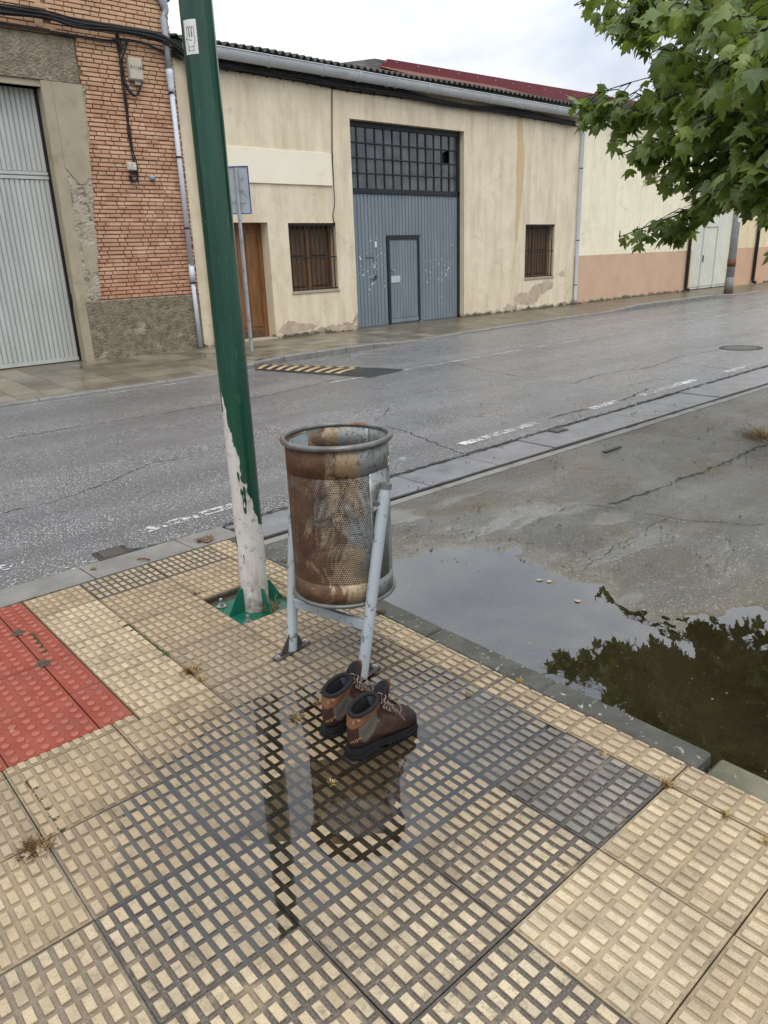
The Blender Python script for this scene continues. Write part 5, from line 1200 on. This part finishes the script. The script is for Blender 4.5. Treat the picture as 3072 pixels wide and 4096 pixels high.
make_boot('hiking_boot', 'brown hiking boot nearer the camera with its laces hanging loose', (0.540, 0.452, BZ), math.radians(-2), False)
make_boot('hiking_boot', 'brown hiking boot standing behind, against the leg of the litter bin', (0.552, 0.612, BZ), math.radians(2), False)

# ---------------------------------------------------------------- road sign seen from behind
SP = (6.59, 10.76); rsn = thing('road_sign', 'square blue rimmed road sign seen from behind on a thin grey post', 'road sign', (SP[0], SP[1], fz(*SP)))
b = MB(); b.bbox((SP[0]-0.02, SP[1]-0.035, fz(*SP)-0.05), (SP[0]+0.02, SP[1]+0.035, 3.18), 0.006); b.build('post', MT['galv'], rsn)
MT['signblue'] = M('sign_blue', (0.012, 0.085, 0.32), (0.010, 0.07, 0.27), 6, 0.35)
SA = math.radians(-38)
def sgp(u, w, d): return (SP[0]+0.045*math.sin(-SA)*0+math.cos(SA)*u-math.sin(SA)*d, SP[1]+math.sin(SA)*u+math.cos(SA)*d, w)
def sbox(u0, u1, w0, w1, d0, d1):
    b = MB(); b.add([sgp(u, w, d) for d in (d0, d1) for w in (w0, w1) for u in (u0, u1)], [(0, 1, 3, 2), (4, 6, 7, 5), (0, 4, 5, 1), (2, 3, 7, 6), (0, 2, 6, 4), (1, 5, 7, 3)]); return b
S0, S1 = 2.46, 3.20
sbox(-0.15, 0.20, S0, S1, 0.045, 0.060).build('panel', MT['galv'], rsn)
b = sbox(0.20, 0.218, S0-.01, S1+.01, 0.028, 0.068)
for q in (sbox(-0.168, -0.15, S0-.01, S1+.01, 0.028, 0.068), sbox(-0.15, 0.20, S1, S1+.014, 0.03, 0.068), sbox(-0.15, 0.20, S0-.014, S0, 0.03, 0.068), sbox(-0.15, 0.20, S0, S1, 0.0605, 0.066)): b.add(q.v, q.f)
b.build('rim', MT['signblue'], rsn)
for w in (2.62,): sbox(-0.07, 0.12, w, w+0.03, 0.034, 0.0445).build('bracket', MT['galv'], rsn)
sbox(0.09, 0.16, 2.72, 2.76, 0.0435, 0.0445).build('sticker', MT['pipegrey'], rsn)

# ---------------------------------------------------------------- speed hump
MT['humprub'] = M('hump_rubber', (0.022, 0.023, 0.026), (0.014, 0.014, 0.016), 20, 0.4, bmp=0.6, bs=120)
MT['humpyel'] = M('hump_yellow', (0.42, 0.32, 0.17), (0.30, 0.22, 0.11), 12, 0.6, (0.06, 0.055, 0.05), 20, (0.6, 0.68))
A0, A1 = np.array(gr(547, 799.5)), np.array(gr(800, 816)); B0, B1 = np.array(gr(568, 789)), np.array(gr(880, 798.5))
hp = thing('speed_hump', 'black rubber speed hump with yellow stripes across the far lane', 'speed hump', tuple((A0+A1+B0+B1)/4))
def hump(s, c, lift_=0.0):
    """s along, c across (0..1)"""
    p = (A0*(1-c)+B0*c)*(1-s)+(A1*(1-c)+B1*c)*s
    end = min(1, s/0.05)*min(1, (1-s)/0.12); end = math.sin(end*math.pi/2)
    return (p[0], p[1], zr(p[1])+0.003+0.055*math.sin(math.pi*min(max(c, 0), 1))**0.7*end+lift_)
b = MB(); b.grid([[hump(i/50, j/14) for j in range(15)] for i in range(51)]); b.f = [tuple(reversed(q)) for q in b.f]; b.build('body', MT['humprub'], hp, True)
for k in range(9):
    s0 = 0.03+k*0.084
    for c0, c1 in ((0.06, 0.47), (0.53, 0.95)):
        sk = 0.035 if c0 < 0.5 else -0.03
        b = MB(); b.grid([[hump(s0+(0.040 if i else 0)+sk*(j/6), c0+(c1-c0)*j/6, 0.004) for j in range(7)] for i in (0, 1)]); b.f = [tuple(reversed(q)) for q in b.f]
        b.build('stripe', MT['humpyel'], hp)
for k in range(6):
    p = hump(0.03+0.19*k, 0.06, 0.002); b = MB(); b.lathe([(0.014, 0.004), (0.0, 0.006)], 8, (p[0], p[1])); b.v = [(x, y, z+p[2]) for x, y, z in b.v]; b.build('screw', MT['bolt'], hp)

# ---------------------------------------------------------------- grey post far right, wall boxes, cables
lp = thing('street_pole', 'grey concrete street pole with a rusty band on the far pavement', 'pole', (27.0, 11.25, 0.0))
b = MB(); b.tube([(27.0, 11.25, -0.1), (27.0, 11.25, 6.5)], [0.145, 0.105], 14); b.build('shaft', MT['galv'], lp, True)
b = MB(); b.tube([(27.0, 11.25, 0.86), (27.0, 11.25, 1.10)], [0.146, 0.145], 14); b.build('band', MT['clay'], lp, True)
b = MB(); b.tube([(27.0, 11.25, -0.1), (27.0, 11.25, 0.50)], [0.160, 0.150], 14); b.build('collar', MT['kerb2'], lp, True)
b = MB(); b.grid([[(27.0+0.132*math.cos(a), 11.25+0.132*math.sin(a), z) for a in np.linspace(-2.3, -1.2, 6)] for z in (2.35, 2.6)]); b.build('notice', MT['paper'], lp)

def wallbox(name, label, a, c, depth, mat, text=None):
    p, q = gy(*a, YB-depth), gy(*c, YB-depth); x0, x1, z1, z0 = p[0], q[0], p[2], q[2]
    o = thing(name, label, 'junction box', ((x0+x1)/2, YB-0.02, z0), 'boxes on the brick wall')
    b = MB(); b.bbox((x0, YB-depth, z0), (x1, YB-0.012, z1), 0.015); b.build('case', mat, o)
    b = MB(); b.bbox((x0+0.012, YB-depth-0.008, z0+0.015), (x1-0.012, YB-depth+0.002, z1-0.015), 0.006); lid = b.build('lid', mat, o)
    if text:
        text_mesh('number', text, 0.075, MT['ink'], o, Matrix.Translation((0.01, -depth+0.006, (z1-z0)*0.56)) @ Matrix.Rotation(math.pi/2, 4, 'X'))
        b = MB(); b.box((x0+0.13, YB-depth-0.0095, z0+(z1-z0)*0.50), (x1-0.05, YB-depth-0.0082, z0+(z1-z0)*0.62)); b.build('label', MT['paper'], o)
    else:
        b = MB()
        for xx, zz in ((0.2, 0.85), (0.25, 0.55), (0.42, 0.55), (0.58, 0.55), (0.78, 0.55), (0.55, 0.25), (0.68, 0.25)): b.box((x0+(x1-x0)*xx-0.018, YB-depth-0.0105, z0+(z1-z0)*zz-0.018), (x0+(x1-x0)*xx+0.018, YB-depth-0.0085, z0+(z1-z0)*zz+0.018))
        b.build('labels', MT['paper'], o)
    for k in range(4):
        xx = x0+(x1-x0)*(0.45+0.13*k); b = MB(); b.tube([(xx, YB-depth*0.5, z0+0.01), (xx, YB-depth*0.5, z0-0.06)], 0.014, 8); b.build('gland', MT['paper'] if text else MT['cable'], o)
    return o
wallbox('junction_box', 'large beige junction box with a number on the brick wall', (277, 123), (312, 175), 0.14, MT['boxbeige'], 'P-11606')
wallbox('junction_box', 'small beige terminal box low on the brick wall with white tags', (275, 350), (297, 369), 0.09, MT['boxbeige'])
def cables(name, label, px, n, spread, r, y=YB-0.06, parent=None, wob=0.0, jx=0.0):
    P = [gy(a, c, y) for a, c in px]; o = thing(name, label, 'cables', tuple(P[0]))
    for k in range(n):
        dy = random.uniform(-0.03, 0.03) if n > 1 else 0; dz = random.uniform(-spread, spread)
        pts = [(p[0]+random.uniform(-jx, jx), y+dy, p[2]+dz+random.uniform(-wob, wob)) for p in P]
        b = MB(); b.tube(smooth_path(pts, 5), r*random.uniform(0.7, 1.3), 5, False); b.build('cable', MT['cable'], o, True)
    return o
cables('cable_bundle', 'thick black cable bundle sagging across the top of the brick wall', [(-700, -70), (-300, -25), (-60, 8), (0, 18), (100, 33), (167, 50), (250, 61), (333, 77), (370, 92), (398, 114)], 12, 0.055, 0.016, YB-0.16, wob=0.02)
cables('cable_bundle', 'thin pair of clipped black cables below the thick bundle', [(-700, -45), (-300, 5), (-60, 42), (0, 50), (133, 71), (233, 88), (262, 85), (310, 92), (345, 108), (392, 126)], 3, 0.035, 0.011, wob=0.008)
cables('cable_bundle', 'black cables dropping past the large box to the small terminal box', [(252, 64), (256, 90), (261, 130), (266, 180), (273, 230), (280, 280), (287, 320), (292, 348), (296, 372), (299, 386), (290, 392), (281, 380)], 4, 0.0, 0.010, wob=0.012, jx=0.03)
cables('cable_bundle', 'looped cables curling under the large beige junction box', [(262, 110), (266, 98), (275, 92), (264, 130), (268, 170), (278, 195), (292, 206), (302, 196), (306, 178)], 3, 0.01, 0.012, YB-0.07, wob=0.01, jx=0.015)
cables('cable_bundle', 'messy black cable bundle under the gutter of the cream warehouse', [(398, 118), (430, 128), (476, 139), (578, 153), (717, 178), (847, 197), (993, 226), (1115, 243), (1243, 266)], 13, 0.05, 0.013, YB-0.11, wob=0.045)
cb = cables('cable_bundle', 'thin clipped cable line below the bundle on the cream wall', [(476, 146), (550, 158), (655, 175), (750, 194), (880, 211), (985, 226), (1100, 246), (1190, 261), (1250, 272)], 2, 0.02, 0.009, YB-0.03)
for i in range(26):
    a = 490+i*29; yy = np.interp(a, [476, 550, 655, 750, 880, 985, 1100, 1190, 1250], [146, 158, 175, 194, 211, 226, 246, 261, 272]); p = gy(a, yy, YB-0.03)
    b = MB(); b.box((p[0]-0.007, YB-0.045, p[2]-0.045), (p[0]+0.007, YB+0.0, p[2]+0.015)); b.build('clip', MT['cable'], cb)
cables('cable_bundle', 'single black cable hanging down the cream wall to the left window', [(717, 178), (718, 260), (719, 330), (722, 395), (724, 440), (721, 465), (724, 482)], 2, 0.0, 0.009, YB-0.025, jx=0.02)
# ---------------------------------------------------------------- plane tree
def mat_leaf(name, c1, c2, c3):
    m = bpy.data.materials.new(name); m.use_nodes = True; t = m.node_tree; t.nodes.clear(); out = nd(t, 'OutputMaterial')
    at = nd(t, 'Attribute', attribute_type='GEOMETRY', attribute_name='tone').outputs['Fac']
    c = ramp(t, at, [(0.0, c1), (0.6, c2), (0.93, c3), (1.0, (0.30, 0.31, 0.09))])
    c = mixc(t, ramp(t, noi(t, 30, 3), [(0.35, 0), (0.7, 0.45)]), c, c1)
    b = nd(t, 'BsdfPrincipled', {'Base Color': c, 'Roughness': 0.38, 'Specular IOR Level': 0.4})
    tl = nd(t, 'BsdfTranslucent', {'Color': mixc(t, 0.6, c, (0.24, 0.32, 0.03))})
    mx = nd(t, 'MixShader', {0: 0.42, 1: b.outputs[0], 2: tl.outputs[0]}); t.links.new(mx.outputs[0], out.inputs['Surface']); return m
MT['leaf'] = mat_leaf('plane_leaf', (0.070, 0.115, 0.024), (0.145, 0.215, 0.044), (0.26, 0.33, 0.085))
MT['bark'] = M('plane_bark', (0.19, 0.165, 0.12), (0.08, 0.07, 0.05), 7, 0.85, (0.30, 0.28, 0.20), 4, (0.56, 0.62), 0.5, 40)
MT['twig'] = M('twig_bark', (0.05, 0.042, 0.03), (0.03, 0.025, 0.018), 9, 0.85)
half = [(-62, .26), (-38, .46), (-16, .70), (-4, .58), (6, .66), (16, .60), (25, .56), (33, .76), (43, 1.0), (50, .84), (57, .74), (64, .62), (72, .80), (79, .92), (90, 1.18)]
def leaf_outline(r):
    pts = []
    for a, q in half: pts.append((math.radians(a), q*r.uniform(0.92, 1.08)))
    for a, q in reversed(half[:-1]): pts.append((math.radians(180-a), q*r.uniform(0.92, 1.08)))
    return [(q*math.cos(a)*0.52, q*math.sin(a)*0.55) for a, q in pts]
LV = []
for s in range(6):
    r = random.Random(s); ol = leaf_outline(r); fold, droop, tw = r.uniform(0.05, 0.45), r.uniform(0.1, 0.75), r.uniform(-0.5, 0.5)
    zf = lambda x, y: -fold*abs(x)-droop*max(0, y)**2+tw*x*y
    inner = [(x*0.5, y*0.5) for x, y in ol]
    v = [(0, 0, 0)]+[(x, y, zf(x, y)) for x, y in inner]+[(x, y, zf(x, y)*1.25) for x, y in ol]; k = len(ol)
    f = [(0, 1+i, 1+(i+1) % k) for i in range(k)]+[(1+i, 1+k+i, 1+k+(i+1) % k, 1+(i+1) % k) for i in range(k)]
    # leaf stalk
    n0 = len(v); v += [(-0.008, -0.1, -0.02), (0.008, -0.1, -0.02), (0.006, -0.42, 0.10), (-0.006, -0.42, 0.10)]; f.append((n0, n0+1, n0+2, n0+3))
    LV.append((np.array(v), f))
TR = np.array([7.7, -1.0, 0.0])
pt_ = thing('plane_tree', 'plane tree leaning its leafy boughs in from the right', 'tree', (TR[0], TR[1], lotz(TR[0], TR[1])))
tb = MB(); tb.tube(smooth_path([(7.7, -1.0, -0.1), (7.68, -0.98, 0.6), (7.62, -0.9, 1.8), (7.5, -0.8, 3.0), (7.45, -0.75, 4.2), (7.5, -0.8, 5.6)], 4), [0.24, 0.21, 0.19, 0.18, 0.18, 0.175, 0.17, 0.165, 0.16, 0.16, 0.155, 0.15, 0.15, 0.14, 0.13, 0.12, 0.11, 0.10, 0.09, 0.07, 0.05], 12)
tb.build('trunk', MT['bark'], pt_, True)
r5 = random.Random(21)
tips = [(1240, 12, 6.6), (1292, 45, 6.4), (1345, 18, 6.2), (1330, 70, 6.3), (1212, 225, 7.0), (1262, 250, 6.9), (1300, 245, 6.8), (1345, 250, 6.6), (1335, 335, 6.6), (1390, 330, 6.4), (1338, 512, 6.9), (1395, 500, 6.8), (1450, 490, 6.7), (1500, 470, 6.6),
        (1400, 400, 6.4), (1440, 390, 6.2), (1490, 400, 6.0), (1530, 420, 5.8), (1560, 400, 5.5), (1610, 430, 5.2), (1655, 420, 5.0), (1640, 350, 4.9), (1450, 110, 5.6), (1550, 150, 5.1), (1600, 290, 4.9), (1500, 250, 5.4), (1425, 215, 6.0),
        (1640, 70, 4.7), (1480, 10, 5.2), (1400, 60, 5.9), (1650, 200, 4.5), (1420, 300, 6.2), (1560, 60, 4.9), (1480, 170, 5.5), (1540, 250, 5.2), (1480, 320, 5.8), (1580, 360, 5.2), (1660, 500, 5.2), (1690, 560, 5.1), (1720, 380, 4.6), (1760, 250, 4.3), (1740, 80, 4.3), (1820, 500, 5.0)]
TW = [gt(*q) for q in tips]
for k in range(46):                                     # the rest of the crown, out of the picture
    a = r5.uniform(0, 2*math.pi); e = r5.uniform(-0.35, 1.3); rr_ = r5.uniform(0.6, 1.0)
    TW.append(np.array([7.4+3.6*rr_*math.cos(a)*math.cos(e), -0.7+3.6*rr_*math.sin(a)*math.cos(e), 4.2+2.6*rr_*math.sin(e)]))
SIL = np.array([(1215, -400), (1228, -5), (1232, 12), (1290, 66), (1330, 90), (1372, 120), (1385, 165), (1370, 195), (1300, 172), (1262, 168), (1212, 188), (1202, 240), (1240, 270), (1275, 288), (1305, 300), (1322, 335), (1340, 372), (1392, 385), (1425, 430), (1470, 412), (1490, 440), (1440, 462), (1380, 480), (1330, 498), (1328, 528), (1392, 545), (1440, 535), (1490, 520), (1530, 480), (1580, 445), (1610, 478), (1640, 470), (1659, 500), (1659, 590), (1700, 640), (2600, 800), (3200, -400)], float)
SKIP = {1, 3, 5, 6, 7, 9, 11, 12, 13, 15, 16, 18, 23, 25, 29, 33, 34, 35}
br = MB(); L_pos = []; L_dir = []
for k, tp in enumerate(TW):
    h0 = min(max(tp[2]*0.55+0.9, 1.7), 4.8); st = np.array([7.55, -0.85, h0])
    mid = (st+tp)/2+np.array([r5.uniform(-.25, .25), r5.uniform(-.25, .25), 0.25+r5.uniform(0, .35)])
    path = smooth_path([st, (st+mid)/2+np.array([0, 0, 0.12]), mid, (mid+tp)/2+np.array([0, 0, .10]), tp], 5)
    rad = [0.022*(1-i/len(path))**0.9+0.003 for i in range(len(path))]
    inview = k < len(tips)
    ppx, _ = pj([tuple(q) for q in path]); inside = sdist(ppx, SIL) < 12
    ok = [i for i in range(len(path)) if inside[i] or not (0 < ppx[i][0] < 1659 and 0 < ppx[i][1] < 2212)]
    if k in SKIP: pass
    elif len(ok) == len(path): br.tube(path, rad, 6, False)
    else: br.tube(path[-7:], [q*0.5 for q in rad[-7:]], 5, False)
    nseg = len(path)
    for i in range(nseg//3, nseg):
        for q in range(3 if inview else 2):
            p = np.array(path[i]); ln = r5.uniform(0.12, 0.42)*(1.0 if i < nseg-2 else 0.7)
            d = np.array([r5.gauss(0, 1), r5.gauss(0, 1), r5.gauss(-0.05, 0.7)]); d += 0.8*np.array(path[min(i+1, nseg-1)]-path[max(i-1, 0)])/0.3
            d /= np.linalg.norm(d)+1e-6
            tw_ = [p, p+d*ln*0.5+np.array([0, 0, 0.02]), p+d*ln-np.array([0, 0, 0.03])]
            e2 = np.asarray(tw_[2]); pe, _ = pj(e2)
            if (0 < pe[0] < 1659 and 0 < pe[1] < 2212) and sdist([pe], SIL)[0] > -2: continue
            br.tube(tw_, [0.006, 0.004, 0.002], 4, False)
            for s in range(3 if inview else 3):
                u = (s+0.7)/3; L_pos.append(p+d*ln*u+np.array([r5.gauss(0, .05), r5.gauss(0, .05), r5.gauss(-.04, .05)])); L_dir.append(d)
br.build('branches', MT['twig'], pt_, True)
L_pos = np.array(L_pos); lpx, ldep = pj(L_pos)
infr = (lpx[:, 0] > -20) & (lpx[:, 0] < 1690) & (lpx[:, 1] > -20) & (lpx[:, 1] < 2212)
sdl = sdist(lpx, SIL); keep = (~infr | (sdl < -7)) & (ldep > 1.2)
idx = np.nonzero(keep)[0]
small = {}
xf = []
for i in idx:
    d = L_dir[i]; s = r5.uniform(0.13, 0.26)
    if infr[i] and sdl[i] > -35: s = r5.uniform(0.11, 0.18)
    # blade hangs: tip points outwards and down, upper face to the sky
    tipd = Vector((d[0]*0.7+r5.gauss(0, .45), d[1]*0.7+r5.gauss(0, .45), -0.55+r5.gauss(0, .35))).normalized()
    upv = Vector((r5.gauss(0, .35)-0.15, r5.gauss(0, .35)-0.15, 1.0))
    xa = tipd.cross(upv).normalized(); za = xa.cross(tipd)
    R = Matrix((xa, tipd, za)).transposed()
    xf.append((L_pos[i], R, s, r5.random()))
vis_i = [q for q, i in enumerate(idx) if infr[i]]
# the leaves that show largest (near and not buried) become parts of their own
vis_i.sort(key=lambda q: -(xf[q][2]/ldep[idx[q]]))
big = set(vis_i[:300])
def leaf_me(k, tone):
    v, f = LV[k]; me = bpy.data.meshes.new('leaf'); me.from_pydata(v.tolist(), [], f); me.materials.append(MT['leaf'])
    at = me.attributes.new('tone', 'FLOAT', 'POINT'); at.data.foreach_set('value', [tone]*len(v)); me.update(); return me
LM = [[leaf_me(k, tn) for tn in (0.1, 0.35, 0.55, 0.75, 0.95)] for k in range(6)]
LM.append([leaf_me(k, 1.0) for k in range(3)])
base = np.array(pt_.location)
allv = []; allf = []; tone = []; nofs = 0
for q, (p, R, s, rn) in enumerate(xf):
    k = r5.randrange(6)
    if q in big:
        me = LM[6][r5.randrange(3)] if rn > 0.91 else LM[k][min(int(rn*5.3), 4)]
        o = bpy.data.objects.new('leaf', me); COL.objects.link(o); o.parent = pt_
        ss = s*(0.45 if rn > 0.91 else 1)
        m4 = R.to_4x4() @ Matrix.Diagonal((ss, ss, ss, 1)); m4.translation = Vector(p-base); o.matrix_local = m4
    else:
        v, f = LV[k]; w = (v*s)@np.array(R).T+(p-base); allv.append(w); allf += [tuple(i+nofs for i in g) for g in f]; tone += [rn if rn < 0.95 else 0.9]*len(v); nofs += len(v)
me = bpy.data.meshes.new('crown'); me.from_pydata(np.concatenate(allv).tolist(), [], allf); me.materials.append(MT['leaf'])
at = me.attributes.new('tone', 'FLOAT', 'POINT'); at.data.foreach_set('value', tone); me.update()
o = bpy.data.objects.new('crown', me); COL.objects.link(o); o.parent = pt_; o['kind'] = 'stuff'
print('LEAVES', len(xf), 'visible', len(vis_i))

# ---------------------------------------------------------------- weeds, litter, dirt
def pz(x, y): return lift(x, y)-0.005 if y < 2.69 and x < 1.36 else (-0.01 if x < 1.45 else lotz(x, y))
r6 = random.Random(3); MT['gritmat'] = M('brown_grit', (0.16, 0.13, 0.095), (0.06, 0.05, 0.038), 90, 0.8)
def tuft(label, q, n, h, sp, mats, z=None, name='dry_weed', flat=0.4, stalks=0, cat='weed', group='dry weeds in the pavement joints'):
    p = gz(*q, 0.0); z = pz(p[0], p[1]) if z is None else z; p = gz(*q, z)
    bs_ = [MB() for _ in mats]
    for k in range(n+stalks):
        a = r6.uniform(0, 2*math.pi); ln = h*r6.uniform(0.5, 1.2); e = r6.uniform(flat, 1.3); r0 = abs(r6.gauss(0, sp*0.5)); w = r6.uniform(0.0009, 0.0020)
        if k >= n: ln = h*3.2; e = r6.uniform(1.2, 1.5); w = 0.0018
        b0 = Vector((p[0]+r0*math.cos(a), p[1]+r0*math.sin(a), z)); a2 = a+r6.gauss(0, 0.7)
        d = Vector((math.cos(a2)*math.cos(e), math.sin(a2)*math.cos(e), math.sin(e))); s = Vector((-math.sin(a2), math.cos(a2), 0))
        m1 = b0+d*ln*0.55; t1 = b0+d*ln-Vector((0, 0, ln*r6.uniform(0.05, 0.35)))
        t1.z = max(t1.z, z+0.002); m1.z = max(m1.z, z+0.002)
        s2 = Vector((0, 0, 1))
        bs_[k % len(mats)].add([b0-s*w, b0+s*w, m1+s*w*0.8, m1-s*w*0.8, t1, b0+s2*w, m1+s2*w], [(0, 1, 2, 3), (3, 2, 4), (0, 5, 6, 3), (3, 6, 4)])
    o = thing(name, label, cat, (p[0], p[1], z), group)
    for b_, m_ in zip(bs_, mats):
        if b_.v: b_.build('blades', m_, o)['kind'] = 'stuff'
    return o
S_, SP_, SB_ = MT['straw'], MT['straw_pale'], MT['straw_brown']
tuft('large brown dead tuft with two pale stalks in the joint left of the bin', (413, 1453), 190, 0.035, 0.035, [SB_, SB_, S_, SP_], stalks=3)
tuft('small straw tuft just below the large brown tuft', (436, 1468), 60, 0.028, 0.02, [S_, SP_])
tuft('small yellow tuft sticking out of the puddle below the boots', (716, 1694), 46, 0.022, 0.010, [SP_, SP_, S_])
tuft('pale dry tuft on the street kerb left of the green pole', (204, 1232), 70, 0.026, 0.015, [SP_, SB_], z=-0.01)
tuft('flat heap of brown stalks at the left edge of the paving', (80, 1835), 150, 0.045, 0.05, [SB_, SB_, S_], flat=0.02)
tuft('dry tuft in the tile corner beside the end of the lot kerb', (1443, 1698), 90, 0.026, 0.024, [S_, SB_, SP_])
tuft('wispy pale weed upright in the joint right of the boots', (1012, 1502), 26, 0.030, 0.008, [SP_, S_], flat=0.9)
tuft('tiny straw tuft against the lot kerb above the yellow strip', (1123, 1473), 34, 0.022, 0.012, [S_, SP_])
tuft('thin straw tuft on the right joint near the picture edge', (1569, 1762), 40, 0.024, 0.016, [S_, SP_])
tuft('small yellow tuft on the yellow strip tiles near the kerb', (1303, 1632), 40, 0.020, 0.014, [S_, SP_])
tuft('row of dry grass along the kerb end by the corner', (1470, 1640), 60, 0.022, 0.028, [S_, SB_], flat=0.1)
tuft('long wiry dead stems leaning over the pole base plate', (590, 1318), 44, 0.10, 0.035, [SB_, S_], flat=0.3)
tuft('low dead grass at the left corner of the pole pit', (425, 1282), 60, 0.022, 0.025, [S_, SB_], flat=0.05)
tuft('flat straw scattered in the joint left of the boots', (640, 1552), 60, 0.028, 0.035, [S_, SB_], flat=0.02, z=0.001)
tuft('straw caught in the joint beyond the left boot heel', (690, 1520), 40, 0.022, 0.025, [S_, SB_], flat=0.02, z=0.001)
tuft('sparse dead weed with bent stalks at the kerb left of the pole', (432, 1172), 30, 0.05, 0.02, [SB_], z=0.0)
tuft('thin dry weed on the kerb beyond the bin', (615, 1215), 40, 0.03, 0.03, [SB_, S_], z=0.0)
tuft('reddish dead weed at the foot of the kerb behind the bin leg', (820, 1325), 60, 0.026, 0.025, [SB_], flat=0.1)
tuft('clump of dry cut grass lying in the lot at the right edge', (1650, 945), 620, 0.13, 0.26, [S_, SB_, SP_], flat=0.02, z=-0.036, group='dry weeds in the pavement joints')
tuft('scrap of dried seedling on the tile at the lower right', (1655, 1820), 30, 0.022, 0.015, [S_, SP_])
# fallen brown leaves by the kerb
for q, lab_ in (((455, 1168), 'curled brown fallen leaf by the kerb, nearest the pole'), ((446, 1173), 'curled brown fallen leaf by the kerb, middle of three'), ((438, 1166), 'curled brown fallen leaf by the kerb, leftmost of three')):
    p = gz(*q, 0.0); b = MB(); v, f = LV[r6.randrange(6)]; an = r6.uniform(0, 6)
    b.add([(p[0]+0.07*(x*math.cos(an)-y*math.sin(an)), p[1]+0.07*(x*math.sin(an)+y*math.cos(an)), 0.012+0.07*abs(z)*0.9) for x, y, z in v], f); tag(b.build('fallen_leaf', MT['straw_brown']), lab_, 'leaf', 'fallen leaves by the kerb')
p = gz(312, 1212, 0.0); b = MB(); b.tube(smooth_path([(p[0]-0.03, p[1]+0.03, 0.012), (p[0]-0.01, p[1]+0.012, 0.016), (p[0]+0.012, p[1]-0.005, 0.013), (p[0]+0.02, p[1]-0.03, 0.012)], 4), 0.006, 7); tag(b.build('twig', MT['straw_brown']), 'short brown twig lying on the kerb left of the pole', 'twig')
p = gz(1322, 972, -0.034); b = MB(); b.bbox((p[0]-0.13, p[1]-0.022, -0.034), (p[0]+0.13, p[1]+0.022, -0.020), 0.006); o = b.build('rubber_strip', MT['humprub']); tag(o, 'short black strip of rubber lying on the wet lot', 'rubber strip')
MT['boardleaf'] = M('bleached_leaf', (0.36, 0.31, 0.22), (0.26, 0.21, 0.14), 40, 0.7)
for k, q in enumerate([(1250, 1300), (1188, 1256), (1163, 1253)]):
    p = gz(*q, WL); b = MB(); v, f = LV[k]; an = k*1.7
    b.add([(p[0]+0.045*(x*math.cos(an)-y*math.sin(an)), p[1]+0.045*(x*math.sin(an)+y*math.cos(an)), WL+0.003+0.01*abs(z)) for x, y, z in v], f)
    tag(b.build('floating_leaf', MT['boardleaf']), ['pale leaf floating on the lot puddle beside the reflected boughs', 'pale leaf scrap floating on the puddle, right one of two', 'pale leaf scrap floating on the puddle, left one of two'][k], 'leaf', 'leaves floating on the puddle')
# moss and mud in the joints, grit by the bin leg
def crumbs(name, label, cat, pts, n, r0, sp, mat, flat=0.5):
    b = MB()
    for k in range(n):
        q = pts[r6.randrange(len(pts))]; x, y = q[0]+r6.gauss(0, sp), q[1]+r6.gauss(0, sp); r = r0*r6.uniform(0.4, 1.4); z = pz(x, y)
        vs_ = [(x+r*math.cos(a), y+r*math.sin(a), z) for a in np.linspace(0, 2*math.pi, 6)[:-1]]+[(x+r6.gauss(0, r*.3), y+r6.gauss(0, r*.3), z+r*flat*2)]
        b.add(vs_, [(i, (i+1) % 5, 5) for i in range(5)])
    o = b.build(name, mat); o['kind'] = 'stuff'; o['label'] = label; o['category'] = cat; return o
def along(a, c, n=60): return [tuple(gz(a[0]+(c[0]-a[0])*i/n, a[1]+(c[1]-a[1])*i/n, 0)[:2]) for i in range(n+1)]
crumbs('moss', 'dark moss growing in the joints of the paving', 'moss', along((275, 1350), (365, 1420))+along((260, 1345), (290, 1365))*2+along((60, 1690), (140, 1800))+along((70, 1370), (100, 1415)), 900, 0.0036, 0.005, MT['moss'])
crumbs('grit', 'dark crumbs and pebbles scattered over the wet lot', 'grit', [tuple(gz(r6.uniform(870, 1640), r6.uniform(870, 1230), -0.04)[:2]) for _ in range(260)], 420, 0.007, 0.03, MT['gritmat'], 0.7)
crumbs('mud', 'grey mud smeared on the red tactile tiles', 'mud', [tuple(gz(92, 1436, 0)[:2]), tuple(gz(40, 1370, 0)[:2])], 260, 0.006, 0.011, MT['gritmat'], 0.9)
crumbs('grit', 'brown grit washed up around the foot of the bin leg', 'grit', along((800, 1395), (860, 1430), 10)+along((810, 1420), (840, 1450), 10), 2600, 0.0026, 0.036, MT['gritmat'], 0.8)
crumbs('grit', 'dark crumbs of soil along the kerb joint', 'grit', along((1270, 1548), (1495, 1665))+along((1000, 1420), (1270, 1548))+along((50, 1300), (300, 1215)), 1100, 0.0032, 0.006, MT['gritmat'], 0.7)
